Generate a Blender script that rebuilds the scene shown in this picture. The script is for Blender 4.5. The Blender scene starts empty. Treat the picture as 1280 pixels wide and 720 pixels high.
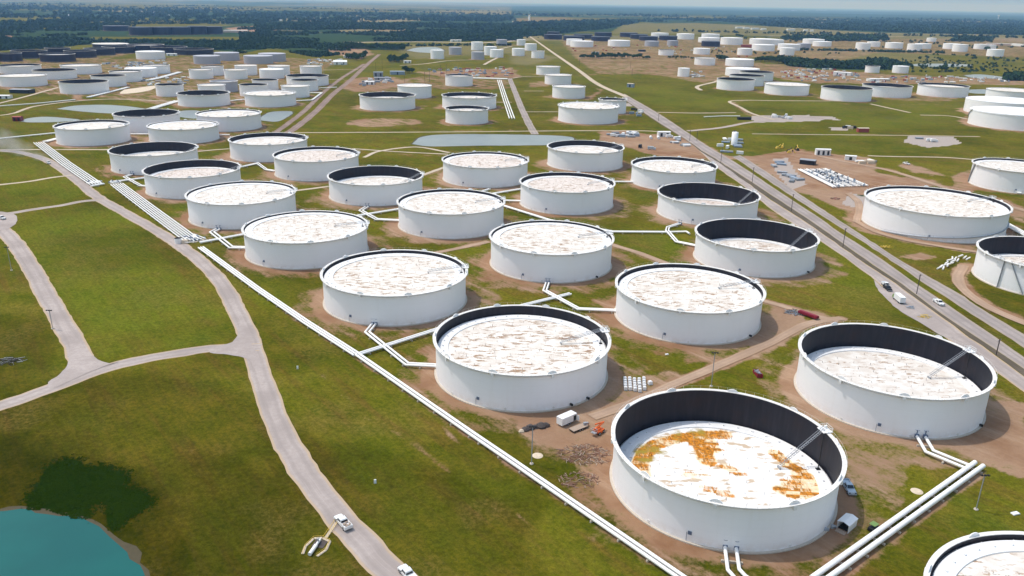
import bpy, math, random
import numpy as np
HAZE=5.5e-5
from mathutils import Matrix, Vector
random.seed(11); RNG=np.random.default_rng(5)
scene=bpy.context.scene; col=scene.collection
PI=math.pi
# ------------------------------------------------------------------ camera
FOC,PITCH,ROLL,CAMH=992.148,0.346473,0.0181039,130.7515
cp,sp,cr,sr=math.cos(PITCH),math.sin(PITCH),math.cos(ROLL),math.sin(ROLL)
def G(px,py,z=0.0):
    """survey point of the photograph -> point of the site at height z"""
    x,y=px-640,py-360
    x,y=cr*x+sr*y,-sr*x+cr*y
    u,v=x/FOC,-y/FOC
    Y=cp+v*sp; Z=-sp+v*cp; t=(z-CAMH)/Z
    return (u*t,Y*t)
def toimg(X,Y,Z=0.0):
    Zc=Z-CAMH; d=Y*cp-Zc*sp; v=Y*sp+Zc*cp
    x=FOC*X/d; y=-FOC*v/d
    return 640+cr*x-sr*y,360+sr*x+cr*y
def hgt(b,t):
    q=G(*b); lo,hi=0,80
    for _ in range(40):
        z=(lo+hi)/2
        if toimg(q[0],q[1],z)[1]>t[1]: lo=z
        else: hi=z
    return q,z
cam=bpy.data.cameras.new('camera'); cam.sensor_width=36; cam.lens=FOC/1280*36; cam.clip_start=1; cam.clip_end=200000
co=bpy.data.objects.new('camera',cam); col.objects.link(co); scene.camera=co
r0=Vector((1,0,0)); u0=Vector((0,sp,cp)); f0=Vector((0,cp,-sp))
rr=cr*r0+sr*u0; uu=-sr*r0+cr*u0
M=Matrix((rr,uu,-f0)).transposed().to_4x4(); M.translation=Vector((0,0,CAMH)); co.matrix_world=M
# ------------------------------------------------------------------ light
SE,SAZ=math.radians(65),math.radians(158)   # sun stands left of and a little beyond the tanks
sd=Vector((math.cos(SAZ)*math.cos(SE),math.sin(SAZ)*math.cos(SE),math.sin(SE)))
sun=bpy.data.lights.new('sun','SUN'); sun.energy=2.6; sun.angle=math.radians(0.6); sun.color=(1,0.955,0.89)
so=bpy.data.objects.new('sun',sun); so.rotation_euler=sd.to_track_quat('Z','Y').to_euler(); so.location=(0,0,600); col.objects.link(so)
w=bpy.data.worlds.new('World'); scene.world=w; w.use_nodes=True
nt=w.node_tree; bg=nt.nodes['Background']; sky=nt.nodes.new('ShaderNodeTexSky'); sky.sky_type='NISHITA'; sky.sun_disc=False
sky.sun_elevation=SE; sky.sun_rotation=PI/2-SAZ; sky.air_density=2.0; sky.dust_density=3.8; sky.ozone_density=3.0; sky.altitude=300
nt.links.new(sky.outputs[0],bg.inputs[0]); bg.inputs[1].default_value=0.175
scene.view_settings.view_transform='Standard'; scene.view_settings.look='None'; scene.view_settings.exposure=0; scene.view_settings.gamma=1
scene.cycles.use_denoising=True; scene.cycles.volume_bounces=0; scene.cycles.max_bounces=6; scene.cycles.diffuse_bounces=4
# ------------------------------------------------------------------ materials
class NT:
    def __init__(s,name):
        s.m=bpy.data.materials.new(name); s.m.use_nodes=True; s.t=s.m.node_tree; s.b=s.t.nodes['Principled BSDF']
    def n(s,t,**k):
        x=s.t.nodes.new(t)
        for a,b in k.items():
            if a.startswith('i_'):
                a=a[2:]; a=int(a) if a.isdigit() else a; x.inputs[a].default_value=b
            else: setattr(x,a,b)
        return x
    def l(s,a,b): s.t.links.new(a,b)
    def coord(s,kind='Object'): return s.n('ShaderNodeTexCoord').outputs[kind]
    def pos(s): return s.n('ShaderNodeNewGeometry').outputs['Position']
    def mapp(s,v,scale=(1,1,1),rot=(0,0,0),loc=(0,0,0)):
        x=s.n('ShaderNodeMapping'); x.inputs['Scale'].default_value=scale; x.inputs['Rotation'].default_value=rot; x.inputs['Location'].default_value=loc
        s.l(v,x.inputs[0]); return x.outputs[0]
    def noise(s,v,sc,det=4,rough=.55,dist=0):
        x=s.n('ShaderNodeTexNoise'); x.inputs['Scale'].default_value=sc; x.inputs['Detail'].default_value=det; x.inputs['Roughness'].default_value=rough; x.inputs['Distortion'].default_value=dist
        s.l(v,x.inputs['Vector']); return x.outputs['Fac']
    def ramp(s,f,lo,hi,a=0.,b=1.):
        x=s.n('ShaderNodeMapRange',interpolation_type='SMOOTHSTEP'); 
        for i,vv in zip((1,2,3,4),(lo,hi,a,b)): x.inputs[i].default_value=vv
        s.l(f,x.inputs[0]); return x.outputs[0]
    def mix(s,f,a,b,mode='MIX'):
        x=s.n('ShaderNodeMix',data_type='RGBA',blend_type=mode)
        for sock,v in ((x.inputs[0],f),(x.inputs[6],a),(x.inputs[7],b)):
            if isinstance(v,bpy.types.NodeSocket): s.l(v,sock)
            elif isinstance(v,(int,float)): sock.default_value=v
            else: sock.default_value=(*v,1)
        return x.outputs[2]
    def math(s,op,a,b=None,clamp=False):
        x=s.n('ShaderNodeMath',operation=op,use_clamp=clamp)
        for sock,v in zip(x.inputs,(a,b)):
            if v is None: continue
            if isinstance(v,bpy.types.NodeSocket): s.l(v,sock)
            else: sock.default_value=v
        return x.outputs[0]
    def out(s,c,rough=.8,bump=None,bs=.3,bd=.1,metal=0,spec=None):
        if isinstance(c,bpy.types.NodeSocket): s.l(c,s.b.inputs['Base Color'])
        else: s.b.inputs['Base Color'].default_value=(*c,1)
        s.b.inputs['Roughness'].default_value=rough; s.b.inputs['Metallic'].default_value=metal
        s.b.inputs['Specular IOR Level'].default_value=.3 if spec is None else spec
        if bump is not None:
            x=s.n('ShaderNodeBump'); x.inputs['Strength'].default_value=bs; x.inputs['Distance'].default_value=bd
            s.l(bump,x.inputs['Height']); s.l(x.outputs[0],s.b.inputs['Normal'])
        return s.m
def simple(name,c,rough=.6,var=.12,sc=2.,metal=0,spec=None):
    s=NT(name); f=s.noise(s.coord(),sc,4)
    return s.out(s.mix(f,tuple(x*(1-var) for x in c),tuple(min(1,x*(1+var)) for x in c)),rough,metal=metal,spec=spec)
MT={}
def shell_mat(name,base,dirt,streak=.25):
    s=NT(name); p=s.coord(); info=s.n('ShaderNodeObjectInfo')
    off=s.n('ShaderNodeVectorMath',operation='MULTIPLY_ADD'); s.l(p,off.inputs[0]); off.inputs[1].default_value=(1,1,1)
    cmb=s.n('ShaderNodeCombineXYZ'); r=s.math('MULTIPLY',info.outputs['Random'],300.); s.l(r,cmb.inputs[0]); s.l(r,cmb.inputs[1]); s.l(cmb.outputs[0],off.inputs[2])
    q=off.outputs[0]
    st=s.noise(s.mapp(q,(1,1,.06)),.9,5,.6)           # vertical run-off streaks
    pt=s.noise(q,.09,3)
    sep=s.n('ShaderNodeSeparateXYZ'); s.l(p,sep.inputs[0]); z=sep.outputs[2]
    low=s.ramp(z,0.,3.5,1.,0.)                        # splashed soil near the bottom
    c=s.mix(s.ramp(st,.5,.8,0.,streak),base,dirt)
    c=s.mix(s.ramp(pt,.35,.7,0.,.10),c,tuple(x*.86 for x in base))
    c=s.mix(s.math('MULTIPLY',low,s.ramp(s.noise(q,.5,4),.3,.7,.05,.35)),c,(.60,.47,.37))
    # plate courses: fine horizontal seams every 2.4 m
    fr=s.math('FRACT',s.math('DIVIDE',z,2.43)); seam=s.ramp(s.math('ABSOLUTE',s.math('SUBTRACT',fr,.5)),.475,.5,0.,.16)
    c=s.mix(seam,c,tuple(x*.6 for x in base))
    return s.out(c,.5,bump=s.noise(q,.35,3),bs=.25,bd=.12,spec=.35)
MT['shell']=shell_mat('white_tank_paint',(.93,.93,.955),(.78,.75,.72),.2)
MT['shellgrey']=shell_mat('grey_tank_paint',(.43,.43,.48),(.3,.29,.3))
MT['shelldark']=shell_mat('dark_tank_paint',(.018,.013,.03),(.05,.02,.02))
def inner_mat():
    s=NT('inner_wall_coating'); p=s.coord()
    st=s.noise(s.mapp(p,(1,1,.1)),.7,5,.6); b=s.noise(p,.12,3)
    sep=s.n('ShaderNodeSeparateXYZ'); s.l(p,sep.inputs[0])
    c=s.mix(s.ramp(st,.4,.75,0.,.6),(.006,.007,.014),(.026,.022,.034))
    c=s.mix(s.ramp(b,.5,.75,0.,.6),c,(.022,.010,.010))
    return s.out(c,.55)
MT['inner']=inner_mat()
def roof_mat(name,amount,tint=(.80,.76,.70),sx=.34,sy=1.0):
    s=NT(name); p=s.coord(); info=s.n('ShaderNodeObjectInfo')
    r=s.math('MULTIPLY',info.outputs['Random'],77.); cmb=s.n('ShaderNodeCombineXYZ'); s.l(r,cmb.inputs[0]); s.l(r,cmb.inputs[1])
    off=s.n('ShaderNodeVectorMath',operation='ADD'); s.l(p,off.inputs[0]); s.l(cmb.outputs[0],off.inputs[1]); q=off.outputs[0]
    rot=s.mapp(q,(sx,sy,1),(0,0,.16))
    d=s.noise(rot,.85,3,.5,.15); d=s.math('ADD',s.math('MULTIPLY',d,.75),s.math('MULTIPLY',s.noise(q,1.7,3,.6),.25)); big=s.noise(q,.09,3); fine=s.noise(q,2.2,3)
    spots=s.math('MULTIPLY',s.ramp(d,.565-.035*amount,.615-.03*amount),s.ramp(big,.36,.54,.2,1.))
    cc=s.mix(s.ramp(fine,.35,.65),(.40,.22,.10),(.25,.20,.16))
    c=s.mix(s.ramp(s.noise(q,.22,4),.32,.66,0.,.75),tint,(.60,.53,.46))
    c=s.mix(s.math('MULTIPLY',spots,min(1,.75+.3*amount)),c,cc)
    # deck plate seams
    sep=s.n('ShaderNodeSeparateXYZ'); s.l(s.mapp(p,(1,1,1),(0,0,.16)),sep.inputs[0])
    for k,per in ((0,7.),(1,2.6)):
        fr=s.math('FRACT',s.math('DIVIDE',sep.outputs[k],per)); sm=s.ramp(s.math('ABSOLUTE',s.math('SUBTRACT',fr,.5)),.46,.5,0.,.16)
        c=s.mix(sm,c,(.45,.40,.36))
    return s.out(c,.7)
MT['roofA']=roof_mat('deck_paint_rusty',1.0)
MT['roofB']=roof_mat('deck_paint_marked',.9,(.80,.77,.72))
MT['roofC']=roof_mat('deck_paint_clean',.3,(.76,.73,.68))
MT['roofP']=roof_mat('deck_paint_pinkish',.8,(.72,.64,.59),.5,.9)
def stain_roof():
    s=NT('deck_paint_orange_stained'); p=s.coord()
    a=s.n('ShaderNodeAttribute',attribute_name='stain'); sep=s.n('ShaderNodeSeparateColor'); s.l(a.outputs['Color'],sep.inputs[0])
    n1=s.noise(s.mapp(p,(.6,1,1),(0,0,.16)),.35,5,.65); n2=s.noise(p,1.3,4)
    n3=s.noise(s.mapp(p,(1.6,.35,1),(0,0,.45)),.9,5,.75); fl=s.n('ShaderNodeVectorMath',operation='FLOOR'); s.l(s.mapp(p,(.26,.62,0),(0,0,.16)),fl.inputs[0]); wn=s.n('ShaderNodeTexWhiteNoise',noise_dimensions='2D'); s.l(fl.outputs[0],wn.inputs['Vector']); pl=s.math('MULTIPLY',s.math('SUBTRACT',wn.outputs['Value'],.5),.85); m=s.ramp(s.math('ADD',pl,s.math('ADD',s.math('ADD',sep.outputs[0],s.math('MULTIPLY',s.math('SUBTRACT',n1,.5),1.2)),s.math('MULTIPLY',s.math('SUBTRACT',n3,.5),2.0))),.45,.95,0.,1.)
    m2=s.ramp(s.math('ADD',sep.outputs[0],s.math('MULTIPLY',s.math('SUBTRACT',n1,.5),1.3)),.15,.8,0.,.8)
    oc=s.mix(s.ramp(n2,.38,.62),(.66,.24,.012),(.30,.12,.010))
    c=s.mix(s.ramp(s.noise(p,.2,4),.35,.7,0.,.4),(.86,.85,.83),(.72,.68,.62))
    br=s.ramp(s.noise(s.mapp(p,(.4,1,1),(0,0,.1)),.5,5),.545,.62,0.,.85); c=s.mix(br,c,(.50,.36,.22))
    c=s.mix(m2,c,(.80,.62,.34)); c=s.mix(m,c,oc)
    c=s.mix(s.math('MULTIPLY',sep.outputs[1],s.ramp(n1,.4,.6)),c,(.34,.25,.03))
    sx=s.n('ShaderNodeSeparateXYZ'); s.l(s.mapp(p,(1,1,1),(0,0,.16)),sx.inputs[0])
    for k,per in ((0,7.),(1,2.6)):
        fr=s.math('FRACT',s.math('DIVIDE',sx.outputs[k],per)); c=s.mix(s.ramp(s.math('ABSOLUTE',s.math('SUBTRACT',fr,.5)),.46,.5,0.,.14),c,(.5,.44,.36))
    return s.out(c,.6)
MT['roofT1']=stain_roof()
MT['rim']=simple('rim_walkway_paint',(.74,.72,.69),.6,.18,1.2)
MT['pont']=simple('pontoon_paint',(.80,.80,.80),.6,.08,.6)
MT['steel']=simple('galvanised_steel',(.34,.36,.39),.5,.2,3,.2)
MT['pipe']=simple('white_pipe_paint',(.84,.83,.81),.5,.07,.8)
MT['valve']=simple('blue_grey_valve_paint',(.12,.16,.24),.5)
MT['conc']=simple('concrete',(.50,.44,.37),.9,.2,1.5)
MT['whitep']=simple('white_vehicle_paint',(.80,.80,.80),.35,.04,2,spec=.5)
MT['silver']=simple('silver_blue_paint',(.42,.50,.58),.3,.05,2,.2,.5)
MT['glass']=simple('dark_glass',(.02,.025,.03),.12,.1,2,spec=.6)
MT['tyre']=simple('tyre_rubber',(.02,.02,.02),.85)
MT['black']=simple('black_paint',(.02,.02,.022),.6)
MT['orange']=simple('orange_lift_paint',(.65,.13,.03),.45)
MT['yellow']=simple('yellow_paint',(.70,.48,.08),.5)
MT['red']=simple('dark_red_paint',(.22,.015,.03),.5)
MT['redb']=simple('brick_red_paint',(.34,.07,.05),.6)
MT['green']=simple('green_paint',(.16,.26,.08),.5)
MT['wood']=simple('weathered_planks',(.36,.28,.22),.9,.25,3)
MT['greyroof']=simple('grey_roof_sheet',(.30,.31,.34),.6,.1,.8)
MT['tan']=simple('tan_sheet',(.60,.50,.38),.7,.1,.5)
MT['bluegrey']=simple('blue_grey_sheet',(.28,.34,.42),.6,.15,.6)
MT['pinkc']=simple('pale_pink_sheet',(.62,.45,.38),.7,.1,.5)
MT['pole']=simple('dark_pole_wood',(.07,.055,.05),.85)
MT['rock']=simple('dark_rubble',(.09,.075,.07),.95,.35,2)
MT['sand']=simple('pale_sand_mound',(.60,.50,.38),.95,.15,2)
MT['brush']=simple('dry_brushwood',(.22,.12,.085),.95,.3,3)
MT['trunk']=simple('bark',(.09,.07,.05),.9)
def leaf(name,a,b):
    s=NT(name); g=s.n('ShaderNodeNewGeometry'); i=s.n('ShaderNodeObjectInfo')
    f=s.math('MULTIPLY',s.math('ADD',g.outputs['Random Per Island'],s.noise(s.pos(),.03,3)),.5)
    m=s.out(s.mix(f,a,b),1.,spec=0.); return m
MT['leaf']=leaf('tree_foliage',(.018,.045,.016),(.075,.12,.035))
MT['reed']=leaf('reed_foliage',(.010,.026,.001),(.022,.042,.002))
MT['wood_leaf']=leaf('woodland_foliage',(.012,.034,.018),(.055,.090,.034))
# ------------------------------------------------------------------ mesh builder
class MB:
    def __init__(s): s.v=[];s.f=[];s.mi=[];s.sm=[]
    def add(s,v,f,mi=0,sm=False):
        o=len(s.v); s.v+=[tuple(x) for x in v]; s.f+=[tuple(o+i for i in q) for q in f]; s.mi+=[mi]*len(f); s.sm+=[sm]*len(f)
    def box(s,c,d,rz=0,mi=0,taper=1.,tx=None):
        hx,hy,hz=d[0]/2,d[1]/2,d[2]/2; ty=taper; tx=taper if tx is None else tx; V=[]
        for zz,kx,ky in ((-hz,1,1),(hz,tx,ty)):
            for a,b in ((-1,-1),(1,-1),(1,1),(-1,1)):
                x,y=a*hx*kx,b*hy*ky; V.append((c[0]+x*math.cos(rz)-y*math.sin(rz),c[1]+x*math.sin(rz)+y*math.cos(rz),c[2]+zz))
        s.add(V,[(3,2,1,0),(4,5,6,7),(0,1,5,4),(1,2,6,5),(2,3,7,6),(3,0,4,7)],mi)
    def tube(s,path,r,n=8,mi=0,caps=True,sm=True):
        P=[Vector(p) for p in path]; V=[]; k=len(P)
        for i,p in enumerate(P):
            a=(P[i]-P[i-1]).normalized() if i>0 else None; b=(P[i+1]-P[i]).normalized() if i<k-1 else None
            d=(a+b).normalized() if a is not None and b is not None else (a or b)
            sc=1/max(.35,d.dot(a)) if a is not None and b is not None else 1
            up=Vector((0,0,1)) if abs(d.z)<.95 else Vector((1,0,0)); sx=d.cross(up).normalized(); sy=sx.cross(d).normalized()
            for j in range(n):
                t=2*PI*j/n; V.append(p+sx*math.cos(t)*r*(sc if abs(d.z)<.95 else 1)+sy*math.sin(t)*r)
        F=[(i*n+j,i*n+(j+1)%n,(i+1)*n+(j+1)%n,(i+1)*n+j) for i in range(k-1) for j in range(n)]
        F=[q[::-1] for q in F]
        s.add(V,F,mi,sm)
        if caps:
            s.add(V[:n],[tuple(range(n))],mi); s.add(V[-n:],[tuple(reversed(range(n)))],mi)
    def lathe(s,prof,n=64,mi=0,c=(0,0,0),a0=0,a1=None,sm=True,closed=False):
        full=a1 is None; a1=a0+2*PI if full else a1; m=n if full else n+1; V=[];k=len(prof)
        for (r,z) in prof:
            for j in range(m):
                t=a0+(a1-a0)*j/n; V.append((c[0]+r*math.cos(t),c[1]+r*math.sin(t),c[2]+z))
        F=[]
        kk=k if closed else k-1
        for i in range(kk):
            for j in range(n):
                a,b=i*m+j,i*m+(j+1)%m; cc,d=((i+1)%k)*m+(j+1)%m,((i+1)%k)*m+j
                F.append((a,b,cc,d))
        s.add(V,F,mi,sm)
    def disc(s,r,z,n=64,mi=0,c=(0,0)):
        V=[(c[0]+r*math.cos(2*PI*j/n),c[1]+r*math.sin(2*PI*j/n),z) for j in range(n)]; s.add(V,[tuple(range(n))],mi)
    def mesh(s,name,mats):
        me=bpy.data.meshes.new(name); me.from_pydata(s.v,[],s.f); 
        for m in (mats if isinstance(mats,(list,tuple)) else [mats]): me.materials.append(MT[m] if isinstance(m,str) else m)
        me.polygons.foreach_set('material_index',s.mi); me.polygons.foreach_set('use_smooth',s.sm); me.update(); return me
    def build(s,name,mats,parent=None,loc=(0,0,0),rz=0):
        return link(name,s.mesh(name,mats),parent,loc,rz)
def link(name,me,parent=None,loc=(0,0,0),rz=0):
    o=bpy.data.objects.new(name,me); col.objects.link(o); o.parent=parent; o.location=loc; o.rotation_euler=(0,0,rz); return o
def tag(o,label=None,cat=None,group=None,kind=None):
    if label: o['label']=label
    if cat: o['category']=cat
    if group: o['group']=group
    if kind: o['kind']=kind
    return o
def thing(name,label,cat,loc=(0,0,0),rz=0,group=None):
    o=bpy.data.objects.new(name,None); o.empty_display_size=.5; col.objects.link(o); o.location=loc; o.rotation_euler=(0,0,rz); return tag(o,label,cat,group)
KIDS={}
def kids(o): return [c for c in bpy.data.objects if c.parent==o]
def tree_copy(src,children,loc,rz,label,group=None,scale=None):
    c=src.copy(); col.objects.link(c); c.location=loc; c.rotation_euler=(0,0,rz)
    if scale: c.scale=(scale,)*3
    c['label']=label
    if group: c['group']=group
    elif 'group' in c: del c['group']
    for ch,sub in children:
        d=ch.copy(); col.objects.link(d); d.parent=c
        for g in sub:
            e=g.copy(); col.objects.link(e); e.parent=d
    return c
def family(o): return [(c,kids(c)) for c in kids(o)]
ORD=['leftmost','second','third','fourth','fifth','sixth','seventh','eighth','ninth','tenth','eleventh','twelfth']
# ------------------------------------------------------------------ ground sheet, painted per vertex
TANKS={
'T1':[61.6,198.6,31.3,14.0,'w',2.7],
'T2':[4.0,270.4,31.8,14.1,'w',10.0],
'T3':[78.0,329.3,31.4,14.3,'w',12.2],
'T4':[-53.7,343.6,32.3,14.0,'w',12.2],
'T5':[20.3,402.1,31.8,15.0,'w',13.6],
'T6':[-112.5,416.3,32.4,14.3,'w',13.1],
'T7':[-38.3,476.0,32.2,15.1,'w',13.2],
'T8':[131.9,415.9,31.6,14.4,'w',2.8],
'T9':[135.1,256.3,30.8,14.8,'w',5.2],
'T10':[268.7,495.6,41.3,16.4,'w',14.4],
'T11':[36.5,536.1,31.8,15.3,'w',12.6],
'T12':[-97.1,550.4,32.4,14.6,'w',7.0],
'T13':[128.6,515.3,32.3,13.8,'w',2.6],
'T14':[-170.8,487.9,32.3,15.3,'w',13.9],
'T15':[-229.6,560.4,32.1,14.9,'w',9.3],
'T16':[123.8,611.8,32.1,14.2,'w',11.5],
'T17':[-22.4,612.7,32.8,15.2,'w',13.4],
'T18':[60.6,678.3,32.0,15.5,'w',10.7],
'T19':[-156.1,623.3,32.4,15.2,'w',12.8],
'T20':[-289.4,635.1,32.5,14.9,'w',6.9],
'T21':[-380.0,828.6,31.3,16.3,'w',5.5],
'T22':[-397.8,751.9,31.4,15.2,'w',12.9],
'T23':[-319.5,770.5,31.6,13.7,'w',12.6],
'T24':[-302.3,848.6,32.1,15.1,'w',13.5],
'T25':[-214.8,693.9,32.5,14.8,'w',11.0],
'L1':[-608.4,1146.1,31.2,14.8,'w',8.0],
'L2':[-739.1,1221.7,31.6,14.7,'w',13.4],
'L3':[-754.2,1336.3,31.8,13.1,'w',5.6],
'L4':[-861.4,1421.4,32.6,12.5,'w',9.0],
'L5':[-760.4,1431.7,32.1,13.8,'w',12.1],
'L6':[-617.7,1236.3,24.0,15.0,'w',10.8],
'L7':[-626.0,1310.4,23.9,15.3,'w',13.1],
'L8':[-636.9,1389.5,25.2,14.0,'f',None],
'L9':[-641.5,1458.0,23.7,14.3,'w',12.2],
'L10':[-479.0,1125.2,18.1,14.8,'w',11.3],
'L11':[-398.9,1036.3,31.5,14.3,'w',6.7],
'L12':[-424.0,1133.8,18.1,14.7,'w',13.7],
'L13':[-426.2,1189.5,19.1,14.6,'g',11.7],
'L14':[-530.1,1376.9,19.0,14.5,'w',13.1],
'L15':[-532.9,1438.9,18.7,15.1,'w',13.1],
'L16':[-473.6,1383.0,18.7,14.8,'w',13.7],
'L17':[-480.6,1458.7,18.9,16.0,'w',15.3],
'G1':[-634.9,1688.5,26.1,15.6,'g',None],
'G2':[-629.0,1790.4,26.2,16.0,'g',None],
'G3':[-539.2,1721.4,29.4,15.3,'g',None],
'G4':[-530.5,1790.6,28.7,15.9,'g',None],
'G5':[-795.3,1791.4,29.4,15.5,'f',None],
'M1':[-316.3,1045.4,31.6,14.8,'w',13.9],
'M2':[-368.7,1143.9,19.1,14.9,'w',11.4],
'M3':[-376.8,1225.2,18.8,14.1,'w',10.5],
'M4':[-308.6,1138.9,19.0,15.0,'w',14.0],
'M5':[-333.1,1306.0,32.7,14.1,'w',9.0],
'M6':[-315.8,1219.7,19.5,15.3,'w',10.8],
'M7':[-420.0,1407.7,20.6,14.5,'f',None],
'M8':[-425.5,1471.3,18.9,15.5,'w',14.7],
'M9':[-370.7,1481.4,19.2,15.2,'w',14.2],
'C1':[-163.5,1035.5,35.0,16.0,'w',9.6],
'C2':[-144.3,1161.9,24.1,16.1,'w',15.4],
'C3':[-60.2,1057.1,35.1,15.1,'w',10.1],
'C4':[-55.3,921.8,24.3,15.3,'w',11.5],
'C5':[-92.9,1337.5,22.4,16.0,'w',13.3],
'C6':[-186.7,1951.7,15.9,19.7,'f',None],
'C7':[-156.6,2120.7,16.3,18.1,'g',None],
'C8':[-110.1,2327.8,16.8,22.2,'f',None],
'C9':[-91.0,1956.2,15.5,17.1,'g',None],
'C10':[-66.5,2123.1,16.3,20.9,'f',None],
'C11':[-48.2,2043.4,16.7,18.3,'f',None],
'C12':[-46.2,2609.3,16.9,17.8,'g',None],
'C13':[14.9,2629.0,13.8,18.1,'f',None],
'C14':[5.3,2118.6,16.3,18.1,'f',None],
'C15':[40.9,2359.8,17.0,18.5,'f',None],
'C16':[53.6,2044.0,16.0,17.3,'w',16.1],
'P1':[61.6,1573.9,22.6,15.1,'w',14.0],
'P2':[71.9,1392.0,22.6,15.2,'w',14.2],
'P3':[77.9,1191.8,24.0,16.0,'w',14.7],
'P4':[86.1,951.3,35.1,17.5,'w',16.6],
'P5':[123.2,1027.1,17.3,16.5,'w',13.5],
'D1':[136.9,3116.3,34.3,17.3,'d',None],
'D2':[150.6,3398.5,26.0,17.0,'d',None],
'D3':[209.8,3042.6,39.3,16.1,'d',None],
'D4':[307.5,3039.5,34.8,15.5,'d',None],
'D5':[257.6,3222.6,36.9,16.0,'d',None],
'D6':[358.8,3457.8,36.2,16.7,'d',None],
'D7':[466.9,3465.7,37.0,16.7,'d',None],
'D8':[498.9,3147.9,35.0,15.8,'d',None],
'D9':[586.0,3216.5,34.9,16.0,'d',None],
'D10':[651.0,2783.9,30.6,16.9,'d',None],
'D11':[483.6,3288.3,34.3,17.0,'d',None],
'W1':[188.6,2709.2,25.9,19.1,'f',None],
'W2':[206.5,2619.2,36.4,17.4,'f',None],
'W3':[332.4,2691.4,35.9,18.4,'f',None],
'W4':[444.6,2727.5,23.2,16.4,'g',None],
'W5':[526.1,2799.2,18.4,16.2,'g',None],
'W6':[594.7,3460.5,35.9,18.2,'f',None],
'W7':[676.3,3338.2,34.6,20.9,'f',None],
'W8':[408.6,2256.0,20.7,14.3,'w',12.3],
'W9':[522.0,2331.9,23.0,16.0,'f',None],
'W10':[437.8,1913.7,23.6,15.8,'w',14.4],
'W11':[515.6,1902.6,31.9,14.9,'f',None],
'W12':[793.6,3409.2,36.6,19.5,'f',None],
'W13':[714.3,3088.3,39.0,16.9,'f',None],
'W14':[763.7,2953.0,38.5,23.1,'f',None],
'W15':[644.3,2335.6,20.6,17.6,'f',None],
'W16':[767.6,2580.5,34.5,17.9,'f',None],
'W17':[895.7,3010.0,51.3,18.9,'f',None],
'W18':[323.8,1585.1,11.2,15.6,'f',None],
'W19':[365.2,1357.8,30.4,16.3,'w',7.7],
'W20':[404.9,1436.4,29.7,16.3,'w',8.1],
'W21':[450.3,1536.7,30.9,15.1,'w',7.4],
'W22':[449.2,1629.9,32.7,13.9,'f',None],
'W23':[431.3,1298.9,34.0,15.1,'w',14.1],
'W24':[928.5,2991.1,32.2,17.6,'f',None],
'W25':[865.5,2635.8,34.3,18.6,'f',None],
'W26':[772.3,2363.3,20.5,19.8,'f',None],
'W27':[1130.8,3169.1,39.4,15.6,'f',None],
'W28':[1084.5,2950.8,31.9,15.9,'f',None],
'W29':[959.0,2773.2,22.6,15.8,'g',None],
'W30':[1148.3,2752.5,23.2,21.6,'f',None],
'W31':[1282.4,2986.1,22.4,16.6,'f',None],
'W32':[1313.0,2890.3,28.5,18.8,'f',None],
'W33':[1322.1,2757.3,23.3,20.8,'f',None],
'W34':[1423.6,2910.0,26.4,16.8,'f',None],
'W35':[1762.7,3541.0,18.9,15.3,'f',None],
'W36':[1531.0,2926.0,27.4,17.5,'f',None],
'W37':[1465.4,2744.4,23.3,22.7,'f',None],
'W38':[1648.4,2950.9,22.9,16.4,'f',None],
'W39':[1682.4,2946.6,15.9,15.3,'f',None],
'W40':[1443.3,2499.6,23.0,19.6,'f',None],
'W41':[766.0,1769.1,14.6,13.9,'w',11.6],
'W42':[830.1,1776.9,16.3,14.1,'f',None],
'W43':[499.9,1232.0,36.1,17.5,'w',10.4],
'W44':[589.4,1296.5,36.7,16.2,'w',10.5],
'W45':[689.3,1317.9,37.2,16.0,'w',12.7],
'W46':[760.8,1249.7,35.4,16.7,'w',15.8],
'W47':[661.9,1099.6,47.1,16.9,'f',None],
'W48':[600.9,971.7,48.2,17.5,'f',None],
'R1':[392.4,621.3,26.5,19.0,'w',16.9],
'B1':[-1027.2,1663.1,24.1,15.3,'d',None],
'B2':[-1041.3,1760.9,34.3,14.9,'d',None],
'B3':[-935.0,1677.0,32.4,14.6,'d',11.5],
'B4':[-1045.5,1879.9,26.2,13.7,'d',None],
'B5':[-952.5,1799.3,31.6,14.3,'d',None],
'B6':[-952.5,1884.8,32.2,14.6,'d',None],
'B7':[-945.0,1962.8,35.9,14.3,'d',None],
'B8':[-1030.6,2100.6,41.9,12.8,'d',None],
'B9':[-906.0,2019.7,41.9,16.9,'d',None],
'B10':[-839.9,1998.2,41.0,14.1,'d',None],
'B11':[-764.5,1957.4,44.1,12.1,'d',None],
'F1':[-1525.5,3172.9,46.6,18.2,'d',None],
'F2':[-1294.5,2862.9,37.5,26.4,'d',None],
'F3':[-1245.0,2914.9,33.4,25.9,'d',None],
'F4':[-1188.5,2941.5,34.0,26.1,'d',None],
'F5':[-1149.3,2995.0,32.1,28.0,'d',None],
'F6':[-1114.7,3049.9,35.7,25.7,'d',None]}
def gp(pts,z=0.0): return [G(a,b,z) for a,b in pts]
def smooth(pts,step=4.):
    P=[np.array(p,float) for p in pts]; P=[2*P[0]-P[1]]+P+[2*P[-1]-P[-2]]; out=[]
    for i in range(1,len(P)-2):
        L=np.linalg.norm(P[i+1]-P[i]); n=max(2,int(L/step))
        n=min(n,160)
        for k in range(n):
            t=k/n; a,b,c,d=P[i-1],P[i],P[i+1],P[i+2]
            out.append(.5*((2*b)+(-a+c)*t+(2*a-5*b+4*c-d)*t*t+(-a+3*b-3*c+d)*t**3))
    out.append(P[-2]); return out
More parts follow.
